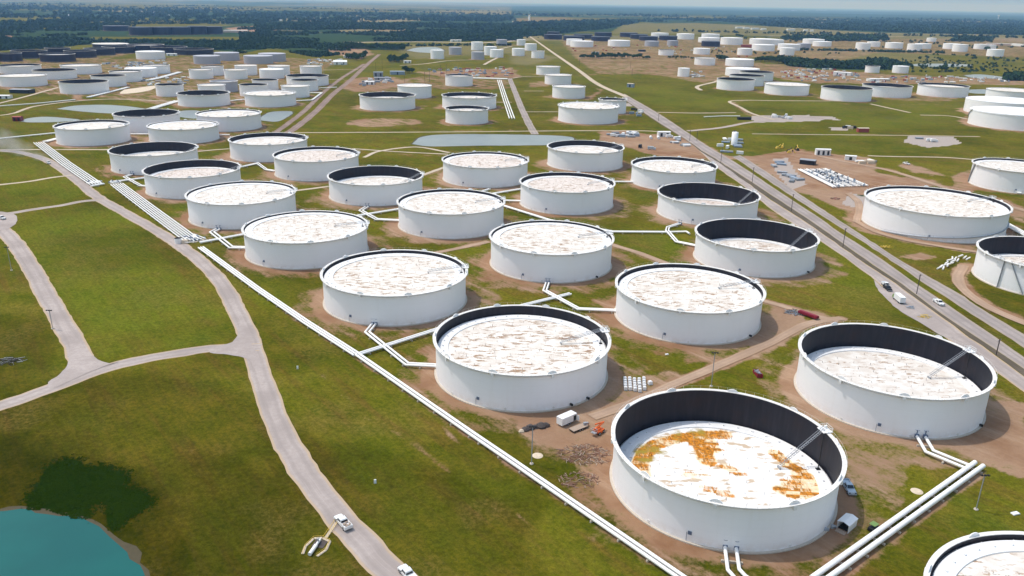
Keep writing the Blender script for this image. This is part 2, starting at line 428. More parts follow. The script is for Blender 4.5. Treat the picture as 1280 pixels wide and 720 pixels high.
def vnoise(x,y,sc,seed=0):
    x=np.asarray(x)/sc+seed*17.3; y=np.asarray(y)/sc+seed*9.1; xi=np.floor(x).astype(np.int64); yi=np.floor(y).astype(np.int64); fx=x-xi; fy=y-yi
    fx=fx*fx*(3-2*fx); fy=fy*fy*(3-2*fy)
    def h(a,b):
        n=(a*374761393+b*668265263+seed*1442695)&0x7fffffff; n=((n^(n>>13))*1274126177)&0x7fffffff; return ((n^(n>>16))&0xffff)/65535.
    return (h(xi,yi)*(1-fx)+h(xi+1,yi)*fx)*(1-fy)+(h(xi,yi+1)*(1-fx)+h(xi+1,yi+1)*fx)*fy
def fbm(x,y,sc,seed=0,o=4):
    s=0;a=.5;t=0
    for k in range(o): s=s+a*vnoise(x,y,sc/2**k,seed+k); t+=a; a*=.55
    return s/t
rows=[-300,-150,-50,0,30]
y=55.
while y<95000: rows.append(y); y*=1.007
rows=np.array(rows); us=np.arange(-1.3,1.3001,.0036)
YY,UU=np.meshgrid(rows,us,indexing='ij'); XX=UU*np.maximum(YY,160.)
NR,NC=YY.shape; gx=XX.ravel(); gy=YY.ravel()
IX,IY=toimg(gx,np.maximum(gy,40.)); 
DR=np.zeros(gx.size);GV=np.zeros(gx.size);LU_SHADE=np.zeros(gx.size);WD=np.zeros(gx.size);ST=np.zeros(gx.size);RU=np.zeros(gx.size)
e1=fbm(gx,gy,9,3)-.5; e2=fbm(gx,gy,40,7)-.5; e3=fbm(gx,gy,400,9)-.5
def sel(x0,x1,y0,y1): return np.where((gx>x0)&(gx<x1)&(gy>y0)&(gy<y1))[0]
def stroke(A,pts,wd,val=1.,soft=1.2,world=False,wob=1.5):
    P=np.array(pts if world else gp(pts)); m=wd+soft*3+3
    for a,b in zip(P[:-1],P[1:]):
        i=sel(min(a[0],b[0])-m,max(a[0],b[0])+m,min(a[1],b[1])-m,max(a[1],b[1])+m)
        if not len(i): continue
        d=b-a; t=np.clip(((gx[i]-a[0])*d[0]+(gy[i]-a[1])*d[1])/(d@d+1e-9),0,1)
        r=np.hypot(gx[i]-a[0]-t*d[0],gy[i]-a[1]-t*d[1])+e1[i]*wob*2
        A[i]=np.maximum(A[i],val*np.clip((wd/2+soft-r)/soft/1.,0,1))
def circ(A,c,r,val=1.,soft=1.5,wob=1.5,sx=1.):
    i=sel(c[0]-r*1.3*sx-5,c[0]+r*1.3*sx+5,c[1]-r*1.3-5,c[1]+r*1.3+5)
    d=np.hypot((gx[i]-c[0])/sx,gy[i]-c[1])+e1[i]*wob*2+e2[i]*wob
    A[i]=np.maximum(A[i],val*np.clip((r+soft-d)/soft,0,1))
def pip(px,py,poly):
    ins=np.zeros(px.shape,bool); n=len(poly)
    for k in range(n):
        x1,y1=poly[k]; x2,y2=poly[(k+1)%n]
        if y1==y2: continue
        c=((y1>py)!=(y2>py))&(px<(x2-x1)*(py-y1)/(y2-y1)+x1); ins^=c
    return ins
def area(A,poly,val=1.,jit=3.,mode='max',nseed=0):
    """patch of land outlined by its surveyed corners, with a ragged edge"""
    xs=[p[0] for p in poly]; ys=[p[1] for p in poly]
    m=np.where((IX>min(xs)-12)&(IX<max(xs)+12)&(IY>min(ys)-8)&(IY<max(ys)+8)&(gy>50))[0]
    if not len(m): return
    jx=(vnoise(gx[m],gy[m],25+gy[m]*.0,4+nseed)-.5)*2*jit*np.clip(600/gy[m],.35,2.); jy=(vnoise(gx[m],gy[m],25.,5+nseed)-.5)*jit*np.clip(400/gy[m],.15,2.)
    i=m[pip(IX[m]+jx,IY[m]+jy,poly)]
    A[i]=np.maximum(A[i],val) if mode=='max' else val
# tank pads
for k,(X,Y,R,h,st,zr) in TANKS.items():
    near=Y<1100
    circ(DR,(X,Y),R+(5.2 if near else 4.),.95 if near else .8,1.0,.8)
    circ(DR,(X+1,Y-1),R+13,.57 if near else .5,5.,5.)
# dirt tracks and bare soil between the tanks
for pts,wd,v in [
 ([(545,316),(580,309),(611,302)],4.5,.9),([(765,306),(800,318),(832,330)],4.5,.9),([(370,238),(411,234)],4,.8),([(527,220),(545,213),(562,207)],4,.8),
 ([(1052,399),(1010,405),(960,432),(905,455),(850,478),(800,500),(740,520),(690,535)],6,1.),([(935,372),(1000,388),(1050,400)],5,1.),([(960,432),(1010,404),(1046,400)],5,1.),
 ([(1000,180),(900,184),(830,186)],5,.5),([(455,195),(475,188),(520,182),(560,190)],4,.8),([(440,186),(500,192),(560,196)],4,.7),([(0,143),(16,141),(44,132),(100,125),(150,123),(210,127)],5,.9),
 ([(0,129),(35,120),(72,110)],4,.9),([(380,165),(470,165),(600,163),(700,163),(815,163)],5,.75),([(285,186),(250,187),(246,190)],4,.8),([(250,303),(300,287)],2,.7),
 ([(640,98),(700,95)],3,.5),([(657,150),(697,140)],4,.4),([(735,124),(752,113),(745,110)],7,.9),([(880,200),(940,197),(1000,187)],10,.9),
 ([(680,150),(735,150),(770,150)],4,.4),([(1000,128),(1080,131),(1150,130),(1240,131)],5,.8),([(1088,130),(1135,141),(1175,145),(1215,150)],4,.8),
 ([(780,140),(830,141),(925,140)],4,.8),([(860,163),(900,160),(935,153),(965,150)],8,.9),([(965,150),(935,143),(915,128),(930,126),(960,126),(1060,126)],7,.85),
 ([(965,145),(1000,146),(1040,147)],6,.8),([(960,167),(1020,168),(1130,169),(1220,171)],3,.8),([(1085,195),(1120,196),(1180,196),(1217,200)],3,.85),
 ([(1020,195),(1060,203),(1110,212),(1160,227),(1200,240),(1280,262)],7,1.),([(1135,205),(1165,215),(1190,221),(1225,223)],7,.9),([(1225,223),(1270,240)],5,.8),
 ([(1040,238),(1065,244),(1072,262),(1066,275),(1095,290),(1160,306),(1230,318)],6,1.),([(1207,330),(1198,345),(1205,360),(1240,385),(1285,402)],7,1.),
 ([(430,52),(520,53),(600,54),(660,50)],20,.8),([(590,78),(520,84),(500,82)],5,.7),([(605,81),(622,72)],5,.8),([(628,60),(650,55)],6,.8),
 ([(1040,100),(1020,105),(960,101)],8,.8),([(933,108),(955,100),(935,92),(915,92)],6,.9),
 ([(655,85),(640,90),(636,100)],7,.6),([(1240,131),(1210,137),(1205,152)],6,.8)]:
    stroke(DR,pts,wd,v)
for poly,v in [
 ([(600,512),(575,505),(620,520),(700,518),(770,470),(790,500),(770,520),(775,560),(768,640),(850,700),(760,680),(715,600),(660,560)],.5),
 ([(640,518),(790,498),(765,560),(700,565),(650,545)],.9),([(700,560),(770,545),(768,620),(730,610)],.75),
 ([(765,478),(830,462),(860,468),(800,495),(765,490)],.7),([(850,440),(900,440),(890,452),(845,458)],.75),([(1050,560),(1150,565),(1120,640),(1060,690),(950,715),(900,700),(1040,640)],.55),
 ([(1225,500),(1290,505),(1290,605),(1240,592),(1180,560)],1.),([(960,385),(1000,392),(1000,410),(958,432),(950,400)],.95),
 ([(745,166),(780,163),(812,167),(835,168),(880,178),(920,197),(1000,188),(1085,196),(1100,215),(1180,230),(1140,240),(1090,240),(1080,262),(1045,262),(1000,240),(940,205),(900,196),(845,200),(815,193),(770,180),(750,176)],1.),
 ([(1120,207),(1135,203),(1165,212),(1185,222),(1140,216)],.9),([(1190,222),(1222,208),(1222,245),(1270,250),(1290,262),(1290,280),(1200,246)],.8),
 ([(1050,270),(1100,262),(1080,280),(1110,300),(1070,290)],.8),([(1112,320),(1150,317),(1175,324),(1140,328)],.8),
 ([(430,151),(470,147),(520,149),(530,155),(480,159),(432,157)],.75),([(660,103),(682,101),(688,108),(662,110)],.7),
 ([(700,50),(1280,48),(1290,62),(1290,72),(1100,66),(1050,76),(960,70),(900,75),(880,100),(850,92),(700,95),(745,92),(720,75)],.6),
 ([(700,52),(780,60),(900,68),(905,60),(960,70),(910,76),(1000,82),(1050,100),(960,95),(880,104),(835,97),(780,88),(740,88),(715,70)],.66),
 ([(955,95),(965,84),(1050,88),(1090,92),(1180,96),(1285,98),(1285,108),(1200,105),(1100,106),(1000,103)],.72),
 ([(1060,55),(1285,60),(1285,72),(1150,66),(1050,64)],.58),([(1195,118),(1206,118),(1200,125),(1170,128),(1100,124),(1100,118)],.6),
 ([(400,60),(460,61),(470,68),(445,75),(425,70)],.8),([(430,100),(455,95),(500,97),(510,108),(450,115),(425,112)],.8),([(515,90),(640,84),(655,97),(560,97)],.8),
 ([(130,78),(210,75),(310,62),(320,80),(240,90),(150,88)],.45),([(0,77),(130,72),(165,60),(165,68),(110,80),(0,84)],.6),([(150,103),(240,98),(240,108),(160,118),(120,122)],.6),
 ([(88,118),(105,121),(108,126),(92,126)],.8),([(340,36),(420,41),(520,34),(540,40),(340,42)],.5),([(0,43),(14,43),(16,49),(0,50)],.9),
 ([(280,35),(330,31),(360,36),(300,42)],.9),([(640,23),(700,22),(740,26),(670,33),(640,32)],.55)]:
    area(DR,poly,v,6.)
for pts in ([(520,470),(560,540),(620,610),(690,690)],[(400,470),(450,520),(520,560),(620,640)],[(404,468),(455,518),(524,557),(625,637)],
  [(1075,575),(1095,590),(1130,588)],[(1078,573),(1097,587),(1130,585)],[(950,250),(1000,292),(1060,345)],[(30,330),(60,300),(130,300),(230,360)],[(640,250),(700,300),(790,310),(860,330)],[(1000,470),(960,440),(930,430)],[(330,230),(380,250),(410,270),(480,300)]):
    stroke(DR,pts,.5,.54,.7,wob=.5)
# gravel (grey pink) aprons
for poly,v in [
  ([(940,145),(1010,144),(1025,152),(940,153)],.9),([(1006,145),(1040,146),(1052,151),(1030,149),(1025,152)],1.),([(1136,170),(1190,170),(1205,180),(1160,184),(1130,178)],1.),
  ([(1035,158),(1060,160),(1060,164),(1040,163)],.9),([(1060,240),(1090,246),(1080,262),(1050,255)],.8),([(965,198),(985,197),(1010,230),(990,240),(970,215)],.6),
  ([(760,130),(800,128),(790,133),(768,133)],.7)]:
    area(GV,poly,v,3.)
# bare strip beside the pipe runs
for pts in ([(322,364),(590,546),(850,727)],[(247,308),(322,364)],[(1040,722),(1225,588)],):
    stroke(DR,pts,1.6,.8,.8,wob=.8)
stroke(DR,[(1045,722),(1228,590)],3.0,.75,1.,wob=.8)
RD=np.zeros(gx.size); area(RD,[(34,630),(50,605),(62,585),(85,574),(105,576),(112,586),(130,581),(158,592),(160,604),(152,615),(180,612),(192,627),(172,642),(150,655),(140,668),(134,650),(140,627),(130,625),(117,632),(107,650),(82,645),(40,640)],1.,3.)
# field pattern and woods
for poly in [[(-60,40),(60,44),(115,42),(115,55),(60,60),(-60,66)],[(105,49),(300,51),(445,44),(445,62),(395,71),(345,60),(300,66),(240,60),(120,53)],[(300,41),(645,44),(655,51),(500,52),(300,54)],
  [(320,27),(640,20),(660,46),(520,45),(320,44)],[(640,30),(760,26),(960,22),(1285,30),(1285,44),(1100,41),(960,33),(900,27),(800,28),(760,36),(660,46)],[(640,6),(960,9),(1285,17),(1285,28),(960,21),(640,18)],
  [(972,70),(1000,75),(1060,78),(1105,72),(1140,84),(1100,88),(1040,87),(985,84)],[(1255,93),(1290,90),(1290,102),(1252,101)],[(430,54),(505,56),(505,62),(430,62)]]:
    area(WD,poly,1.,5.)
for poly in [[(412,33),(470,32),(520,34),(495,41),(412,40)],[(320,19),(520,18),(528,26),(470,28),(320,26)],[(975,32),(1010,24),(1080,27),(1000,34)]]:
    area(WD,poly,0.,3.,'set'); area(ST,poly,.8,3.)
far=gy>2600
fm=np.clip((fbm(gx,gy,900,21,4)-.47)*7,0,1)*far*(IY<46); WD=np.maximum(WD,fm*.9)
sd_=np.clip((fbm(gx*.5,gy,700,31,3)-.54)*8,0,1)*far; ST=np.maximum(ST,sd_*.7*(1-WD))
for poly in [[(780,30),(870,29),(960,33),(1040,38),(1285,50),(1285,47),(1285,53),(960,45),(830,42),(760,42)]]:
    area(WD,poly,0.,2.,'set'); area(ST,poly,.35,2.)
for poly,v in [([(640,60),(700,72),(660,82),(640,80)],.5),([(480,56),(640,56),(640,66),(520,74)],.45),([(1000,60),(1160,68),(1200,80),(1000,72)],.3)]: area(ST,poly,v,4.)
# shade painted into the grass colour over the near left corner; reedy shore
area(LU_SHADE,[(-200,470),(60,480),(250,470),(330,520),(480,560),(640,640),(760,800),(-200,800)],.5,25.)
area(LU_SHADE,[(-200,520),(180,560),(330,600),(400,680),(440,800),(-200,800)],.72,25.)
area(LU_SHADE,[(-200,560),(60,575),(200,620),(260,740),(-200,800)],.95,25.)
area(LU_SHADE,[(-40,395),(85,400),(84,430),(60,465),(-40,500)],.5,6.)
area(LU_SHADE,[(24,600),(50,580),(70,572),(110,574),(160,580),(178,592),(205,615),(222,640),(190,640),(160,655),(140,668),(100,655),(20,645)],1.2,6.)
LU_SHADE=np.clip(LU_SHADE+.5*np.clip((fbm(gx,gy,60,13)-.5)*5,0,1)*(gy<1500)*.8,0,1)
for poly in ([(590,500),(640,560),(720,640),(860,725),(940,720),(800,680),(700,560),(640,525)],[(330,178),(360,190),(345,200)]): area(LU_SHADE,poly,.4,4.)
RU=np.clip(np.clip((fbm(gx,gy,28,17)-.52)*7,0,1)*.8,0,1)
FR=np.zeros(gx.size)
for poly,v in [([(0,285),(110,258),(150,262),(290,400),(290,425),(120,445),(60,360)],1.),([(-60,195),(50,205),(75,218),(-60,228)],.8),([(0,232),(90,222),(110,245),(0,262)],.8),([(500,280),(560,270),(610,330),(600,350),(560,310),(520,300)],.6),([(640,270),(850,290),(870,330),(830,330),(760,300)],.8),([(150,190),(300,270),(330,330),(440,440),(420,440),(220,290)],.7),([(900,165),(1120,168),(1200,190),(1000,186)],.6),([(680,90),(900,120),(1000,126),(1200,130),(1200,165),(900,155),(830,135)],.6),([(1080,330),(960,250),(930,270),(1000,330),(1060,380),(1200,430),(1150,400)],.7),([(360,480),(640,700),(780,760),(520,740),(440,620)],.45)]: area(FR,poly,v,10.)
FR=blur(FR,6) if 0 else FR
# blur of the painted classes along the sheet so that they feather
def blur(A,k=1):
    B=A.reshape(NR,NC)
    for _ in range(k):
        B=(B+np.roll(B,1,0)+np.roll(B,-1,0)+np.roll(B,1,1)+np.roll(B,-1,1))/5
    return B.ravel()
area(DR,[(80,76),(250,70),(420,73),(420,80),(340,135),(230,136),(130,122),(60,118),(0,112),(-40,84)],.6,5.)
area(DR,[(440,112),(520,95),(640,100),(640,112),(540,112),(440,116)],.6,4.)
RD=blur(RD,2); LU_SHADE=blur(LU_SHADE,8); DR=blur(DR,1); WD=blur(WD,1); ST=blur(ST,2)
hill=(fbm(gx,gy,5000,41,3)-.5)*70*np.clip((gy-5000)/9000,0,1)
me=bpy.data.meshes.new('ground'); nv=gx.size; V=np.stack([gx,gy,hill],-1).astype(np.float32)
ii=(np.arange(NR-1)[:,None]*NC+np.arange(NC-1)[None,:]).ravel(); Q=np.stack([ii,ii+1,ii+NC+1,ii+NC],-1).astype(np.int32)
me.vertices.add(nv); me.vertices.foreach_set('co',V.ravel()); me.loops.add(Q.size); me.loops.foreach_set('vertex_index',Q.ravel()); me.polygons.add(len(Q)); me.polygons.foreach_set('loop_start',np.arange(0,Q.size,4,dtype=np.int32)); me.polygons.foreach_set('loop_total',np.full(len(Q),4,np.int32)); me.update()
FR=blur(FR,8)
for nm,chs in (('paint',(DR,GV,LU_SHADE,FR)),('land',(WD,ST,RU,FR)),('shore_growth',(RD,RD,RD,RD))):
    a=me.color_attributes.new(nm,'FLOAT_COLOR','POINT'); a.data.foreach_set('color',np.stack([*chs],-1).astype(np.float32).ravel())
def ground_mat():
    s=NT('grassland'); p=s.pos()
    a=s.n('ShaderNodeVertexColor',layer_name='paint'); b=s.n('ShaderNodeVertexColor',layer_name='land')
    A=s.n('ShaderNodeSeparateColor'); s.l(a.outputs[0],A.inputs[0]); B=s.n('ShaderNodeSeparateColor'); s.l(b.outputs[0],B.inputs[0])
    rot=s.mapp(p,(1,1,1),(0,0,math.radians(52)))
    n_big=s.noise(p,.011,5,.55); n_mid=s.noise(p,.06,5,.6); n_f=s.noise(p,.7,5,.7); n_ff=s.noise(p,2.5,4,.7)
    n_str=s.noise(s.mapp(rot,(.12,1,1)),.16,5,.65); n_s2=s.noise(s.mapp(rot,(.10,1,1)),.7,4,.7); n_m2=s.noise(p,.22,5,.7)
    g1,g2,g3,g4=(.108,.110,.009),(.066,.080,.005),(.150,.125,.016),(.115,.066,.018)
    c=s.mix(s.ramp(n_big,.35,.65),g2,g1)
    c=s.mix(s.ramp(n_mid,.40,.75,0.,.7),c,g3)
    c=s.mix(s.ramp(n_str,.45,.72,0.,.6),c,g4)
    c=s.mix(s.ramp(s.noise(p,.025,4),.55,.75,0.,.5),c,(.052,.085,.012))
    c=s.mix(s.math('MULTIPLY',b.outputs['Alpha'],s.ramp(n_mid,.25,.7,.75,.35)),c,(.096,.122,.010))
    c=s.mix(s.math('MULTIPLY',A.outputs[2],.9),c,s.mix(s.ramp(n_mid,.35,.7),(.020,.022,.001),(.042,.035,.002)))  # dark grass tones for the painted corner shade and the lush patches
    c=s.mix(s.math('MULTIPLY',B.outputs[2],s.ramp(n_f,.35,.7,0.,.35)),c,(.16,.10,.045))
    c=s.mix(s.ramp(n_f,.35,.66,.0,.8),c,s.mix(1.,c,(1.7,1.6,1.5),'MULTIPLY'))
    c=s.mix(s.ramp(n_ff,.62,.42,.0,.45),c,s.mix(1.,c,(.5,.5,.5),'MULTIPLY'))
    rd_=s.n('ShaderNodeVertexColor',layer_name='shore_growth'); c=s.mix(s.ramp(s.math('ADD',rd_.outputs['Alpha'],s.math('MULTIPLY',s.math('SUBTRACT',n_f,.5),.8)),.3,.7),c,(.010,.024,.001))
    c=s.mix(s.ramp(n_s2,.42,.60,0.,.55),c,s.mix(1.,c,(1.35,1.18,1.4),'MULTIPLY')); c=s.mix(s.ramp(n_m2,.55,.36,0.,.5),c,s.mix(1.,c,(.60,.70,.5),'MULTIPLY')); c=s.mix(s.ramp(n_m2,.60,.78,0.,.4),c,s.mix(1.,c,(1.5,1.3,1.7),'MULTIPLY'))
    # straw and pale fields, woods
    c=s.mix(s.math('MULTIPLY',B.outputs[1],.9),c,s.mix(s.noise(p,.004,3),(.17,.15,.07),(.30,.24,.15)))
    wdn=s.mix(s.noise(p,.012,5,.7),(.018,.040,.020),(.050,.078,.030)); c=s.mix(s.ramp(B.outputs[0],.3,.6),c,wdn)
    # soil
    soil=s.mix(s.ramp(n_mid,.3,.7),(.33,.205,.125),(.215,.110,.058)); soil=s.mix(s.ramp(n_big,.4,.6,0.,.5),soil,(.38,.27,.19))
    soil=s.mix(s.ramp(n_f,.35,.7,0.,.4),soil,(.22,.13,.08)); soil=s.mix(s.ramp(n_str,.5,.7,0.,.4),soil,(.44,.32,.23))
    e=s.math('ADD',A.outputs[0],s.math('MULTIPLY',s.math('SUBTRACT',n_f,.5),.8)); e=s.math('ADD',e,s.math('MULTIPLY',s.math('SUBTRACT',n_mid,.5),1.5)); e=s.math('ADD',e,s.math('MULTIPLY',s.math('SUBTRACT',n_str,.5),.9))
    c=s.mix(s.ramp(e,.38,.85),c,soil)
    gr=s.mix(s.ramp(n_f,.3,.7),(.40,.345,.31),(.33,.28,.25))
    e2_=s.math('ADD',A.outputs[1],s.math('MULTIPLY',s.math('SUBTRACT',n_f,.5),.7)); c=s.mix(s.ramp(e2_,.4,.6),c,gr)
    return s.out(c,1.,bump=n_f,bs=.45,bd=.3,spec=0.)
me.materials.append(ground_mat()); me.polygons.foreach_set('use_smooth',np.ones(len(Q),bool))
tag(link('ground',me),kind='structure')
del V,Q
# ------------------------------------------------------------------ roads
def road_mat(name,c1,c2,edge,track=.5):
    s=NT(name); uv=s.n('ShaderNodeUVMap'); sep=s.n('ShaderNodeSeparateXYZ'); s.l(uv.outputs[0],sep.inputs[0]); p=s.pos()
    nf=s.noise(p,.6,5,.65); nb=s.noise(p,.05,4); d=s.math('ABSOLUTE',s.math('SUBTRACT',sep.outputs[0],.5)) # 0 centre .5 edge
    c=s.mix(s.ramp(nf,.3,.7),c1,c2); c=s.mix(s.ramp(nb,.35,.65,0.,.8),c,tuple(x*.82 for x in c1))
    tr=s.ramp(s.math('ABSOLUTE',s.math('SUBTRACT',d,.22)),.02,.13,1.,0.)
    st=s.noise(s.mapp(uv.outputs[0],(26,.35,1)),1.,4,.6); tr=s.math('MULTIPLY',tr,s.ramp(st,.3,.6,.3,1.))
    c=s.mix(s.math('MULTIPLY',tr,track),c,tuple(x*.72 for x in c1))
    c=s.mix(s.ramp(st,.5,.8,0.,.4),c,tuple(min(1,x*1.2) for x in c2))
    e=s.math('ADD',d,s.math('MULTIPLY',s.math('SUBTRACT',nf,.5),.12)); c=s.mix(s.ramp(e,.36,.47,0.,.85),c,edge)
    return s.out(c,1.,bump=nf,bs=.3,bd=.1,spec=0.)
MT['gravel']=road_mat('gravel_road',(.375,.32,.295),(.45,.39,.36),(.46,.34,.22))
MT['asphalt']=road_mat('worn_pale_asphalt',(.33,.285,.265),(.39,.34,.315),(.36,.29,.225),.7)
MT['palerd']=road_mat('pale_dirt_road',(.50,.42,.33),(.56,.47,.37),(.44,.34,.24),.3)
MT['dirttrk']=road_mat('tan_dirt_track',(.40,.28,.20),(.46,.33,.24),(.36,.24,.15),.5)
MT['brownrd']=road_mat('brown_worn_road',(.27,.20,.175),(.33,.255,.225),(.25,.17,.12),.6)
MT['ditch']=road_mat('dark_ditch_grass',(.12,.10,.075),(.16,.13,.10),(.10,.095,.04),.3)
RZ=[.02]
def strip(name,L,Rr,mat,nx=6):
    RZ[0]+=.006; n=min(len(L),len(Rr)); V=[];F=[];UVs=[];acc=0
    for i in range(n):
        if i: acc+=math.dist(L[i],L[i-1])
        for j in range(nx+1):
            t=j/nx; V.append((L[i][0]*(1-t)+Rr[i][0]*t,L[i][1]*(1-t)+Rr[i][1]*t,RZ[0])); UVs.append((t,acc/10))
    for i in range(n-1):
        for j in range(nx):
            a=i*(nx+1)+j; F.append((a,a+1,a+nx+2,a+nx+1))
    me=bpy.data.meshes.new(name); me.from_pydata(V,[],F); uv=me.uv_layers.new(name='UVMap')
    for l in me.loops: uv.data[l.index].uv=UVs[l.vertex_index]
    me.materials.append(MT[mat])
    if me.polygons and me.polygons[0].normal.z<0: me.flip_normals()
    return tag(link(name,me),kind='structure')
def road(name,pts,wd,mat='gravel',jit=.7,step=3.5,w1=None):
    P=smooth(gp(pts),step); L=[];Rr=[]; n=len(P)
    for i,p in enumerate(P):
        d=P[min(i+1,n-1)]-P[max(i-1,0)]; d=d/np.linalg.norm(d); nn=np.array([-d[1],d[0]]); ww=wd+(w1-wd)*i/(n-1) if w1 else wd
        j1=(vnoise(p[0],p[1],9,1)+vnoise(p[0],p[1],3.5,4)-1)*jit; j2=(vnoise(p[0],p[1],9,2)+vnoise(p[0],p[1],3.5,5)-1)*jit
        L.append(p+nn*(ww/2+j1)); Rr.append(p-nn*(ww/2+j2))
    stroke(GV,pts,wd,0)  # no paint, the sheet already carries the shoulders
    return strip(name,L,Rr,mat)
def ribbon(name,A,B,mat,n=60,jit=.5):
    """road between two surveyed edges"""
    def samp(P):
        P=smooth(gp(P),2.5); P=np.array(P); s=np.r_[0,np.cumsum(np.linalg.norm(np.diff(P,axis=0),axis=1))]; t=np.linspace(0,s[-1],n)
        q=np.stack([np.interp(t,s,P[:,0]),np.interp(t,s,P[:,1])],-1); q[:,0]+=(vnoise(q[:,0],q[:,1],6,8)-.5)*jit*2; return [tuple(v) for v in q]
    return strip(name,samp(A),samp(B),mat)
road('gravel_road',[(-40,184),(0,188),(28,191),(62,202),(92,222),(120,245),(160,268),(203,293),(245,322),(275,352),(298,392),(314,430),(328,475),(345,525),(368,570),(402,618),(440,664),(480,706),(540,762)],8.3,w1=8.3)
road('gravel_road',[(326,434),(296,435),(262,436),(215,443),(165,452),(120,464),(75,481),(30,497),(-30,518),(-90,540)],7.6)
road('gravel_road',[(107,463),(101,447),(90,424),(75,398),(58,368),(40,336),(22,308),(0,284),(-30,256)],9.)
road('gravel_road',[(-30,268),(10,267),(40,262),(75,257),(107,251),(132,250)],6.)
road('gravel_road',[(-20,234),(0,231),(35,227),(65,222),(90,219)],4.,'palerd')
road('gravel_road',[(0,187),(40,187),(90,187),(140,187)],4.5,'palerd')
ribbon('service_road',[(780,122),(830,155),(862,178),(900,212),(930,233),(962,260),(990,279),(1040,311),(1065,329),(1094,351),(1120,374),(1150,398),(1182,422),(1245,465),(1300,505)],
   [(786,121),(836,154),(868,177),(904,204),(954,243),(1005,276),(1040,300.5),(1090,335),(1122,356),(1182,400),(1232,436),(1280,470),(1310,492)],'gravel',90)
ribbon('ditch',[(780,125),(817,150),(855,174),(880,192),(900,204),(954,243),(1005,276),(1040,300.5),(1090,335),(1122,356),(1182,400),(1232,436),(1310,492)],
   [(780,124),(817,149),(855,173),(880,190),(900,202),(962,242.5),(1015,277.5),(1040,295),(1090,330),(1127,355),(1182,396),(1245,437.5),(1310,482)],'ditch',90,.8)
ribbon('highway',[(780,124),(817,149),(855,173),(880,190),(900,202),(962,242.5),(1015,277.5),(1040,295),(1090,330),(1127,355),(1182,396),(1245,437.5),(1310,482)],
   [(780,117),(822,141),(857,164),(887,184),(921,204),(975,240),(1032,277.5),(1040,284),(1090,316),(1140,351),(1182,379),(1267,437.5),(1310,467)],'asphalt',90,.3)
ribbon('access_road',[(915,196),(925,202),(977,237),(1037,276),(1090,310),(1146,348),(1195,380),(1280,435),(1320,461)],
   [(925,194),(940,203),(975,226),(1056,280),(1090,302.5),(1140,334),(1200,368),(1220,381.5),(1290,424),(1320,444)],'asphalt',80,.5)
road('highway',[(660,44),(673,53),(690,65),(722,87),(747,105),(783,121)],6.5,'palerd',.4,8.,w1=10.)
road('highway',[(622,10),(630,18),(640,26),(652,38),(660,44)],6,'palerd',.5,40)
road('service_road',[(350,172),(372,158),(395,139),(417,117),(436,102),(451,88),(462,78),(474,68)],9.,'brownrd',.9,8.)
road('service_road',[(338,170),(358,156),(380,139),(405,115),(428,97),(446,86),(455,80)],7.,'brownrd',.8,8.)
road('service_road',[(669,168),(663,158),(653,138),(645,118),(637,98)],8.5,'asphalt',.8,6.)
road('cross_road',[(365,166),(470,165.5),(560,165),(660,164),(740,163.5),(815,164),(835,168)],4.,'palerd',.5,8.)
def apron(pts,mat='gravel',sm=True):
    RZ[0]+=.006; P=smooth(gp(pts+[pts[0]]),2.)[:-1]; V=[(p[0]+(vnoise(p[0],p[1],4,3)-.5)*.9,p[1]+(vnoise(p[0],p[1],4,6)-.5)*.9,RZ[0]) for p in P]
    me=bpy.data.meshes.new('gravel_apron'); me.from_pydata(V,[],[tuple(range(len(V)))]); uv=me.uv_layers.new(name='UVMap')
    for l in me.loops: uv.data[l.index].uv=(.5,V[l.vertex_index][1]/10)
    me.materials.append(MT[mat])
    if me.polygons[0].normal.z<0: me.flip_normals()
    tag(link('gravel_apron',me),kind='structure')
apron([(262,433.5),(285,430),(296,422),(301,405),(308,415),(320,440),(331,480),(326,478),(316,456),(303,446),(262,441)])
apron([(86,418),(98,425),(109,438),(122,450),(140,455),(150,452),(120,462),(92,474),(66,486),(60,478),(76,467),(85,455),(87,440)])
apron([(-30,262),(4,265),(18,268),(22,276),(14,284),(2,288),(-30,292)])
apron([(1092,350),(1097,362),(1108,374),(1122,387),(1150,404),(1184,423),(1190,415),(1160,395),(1125,375)])
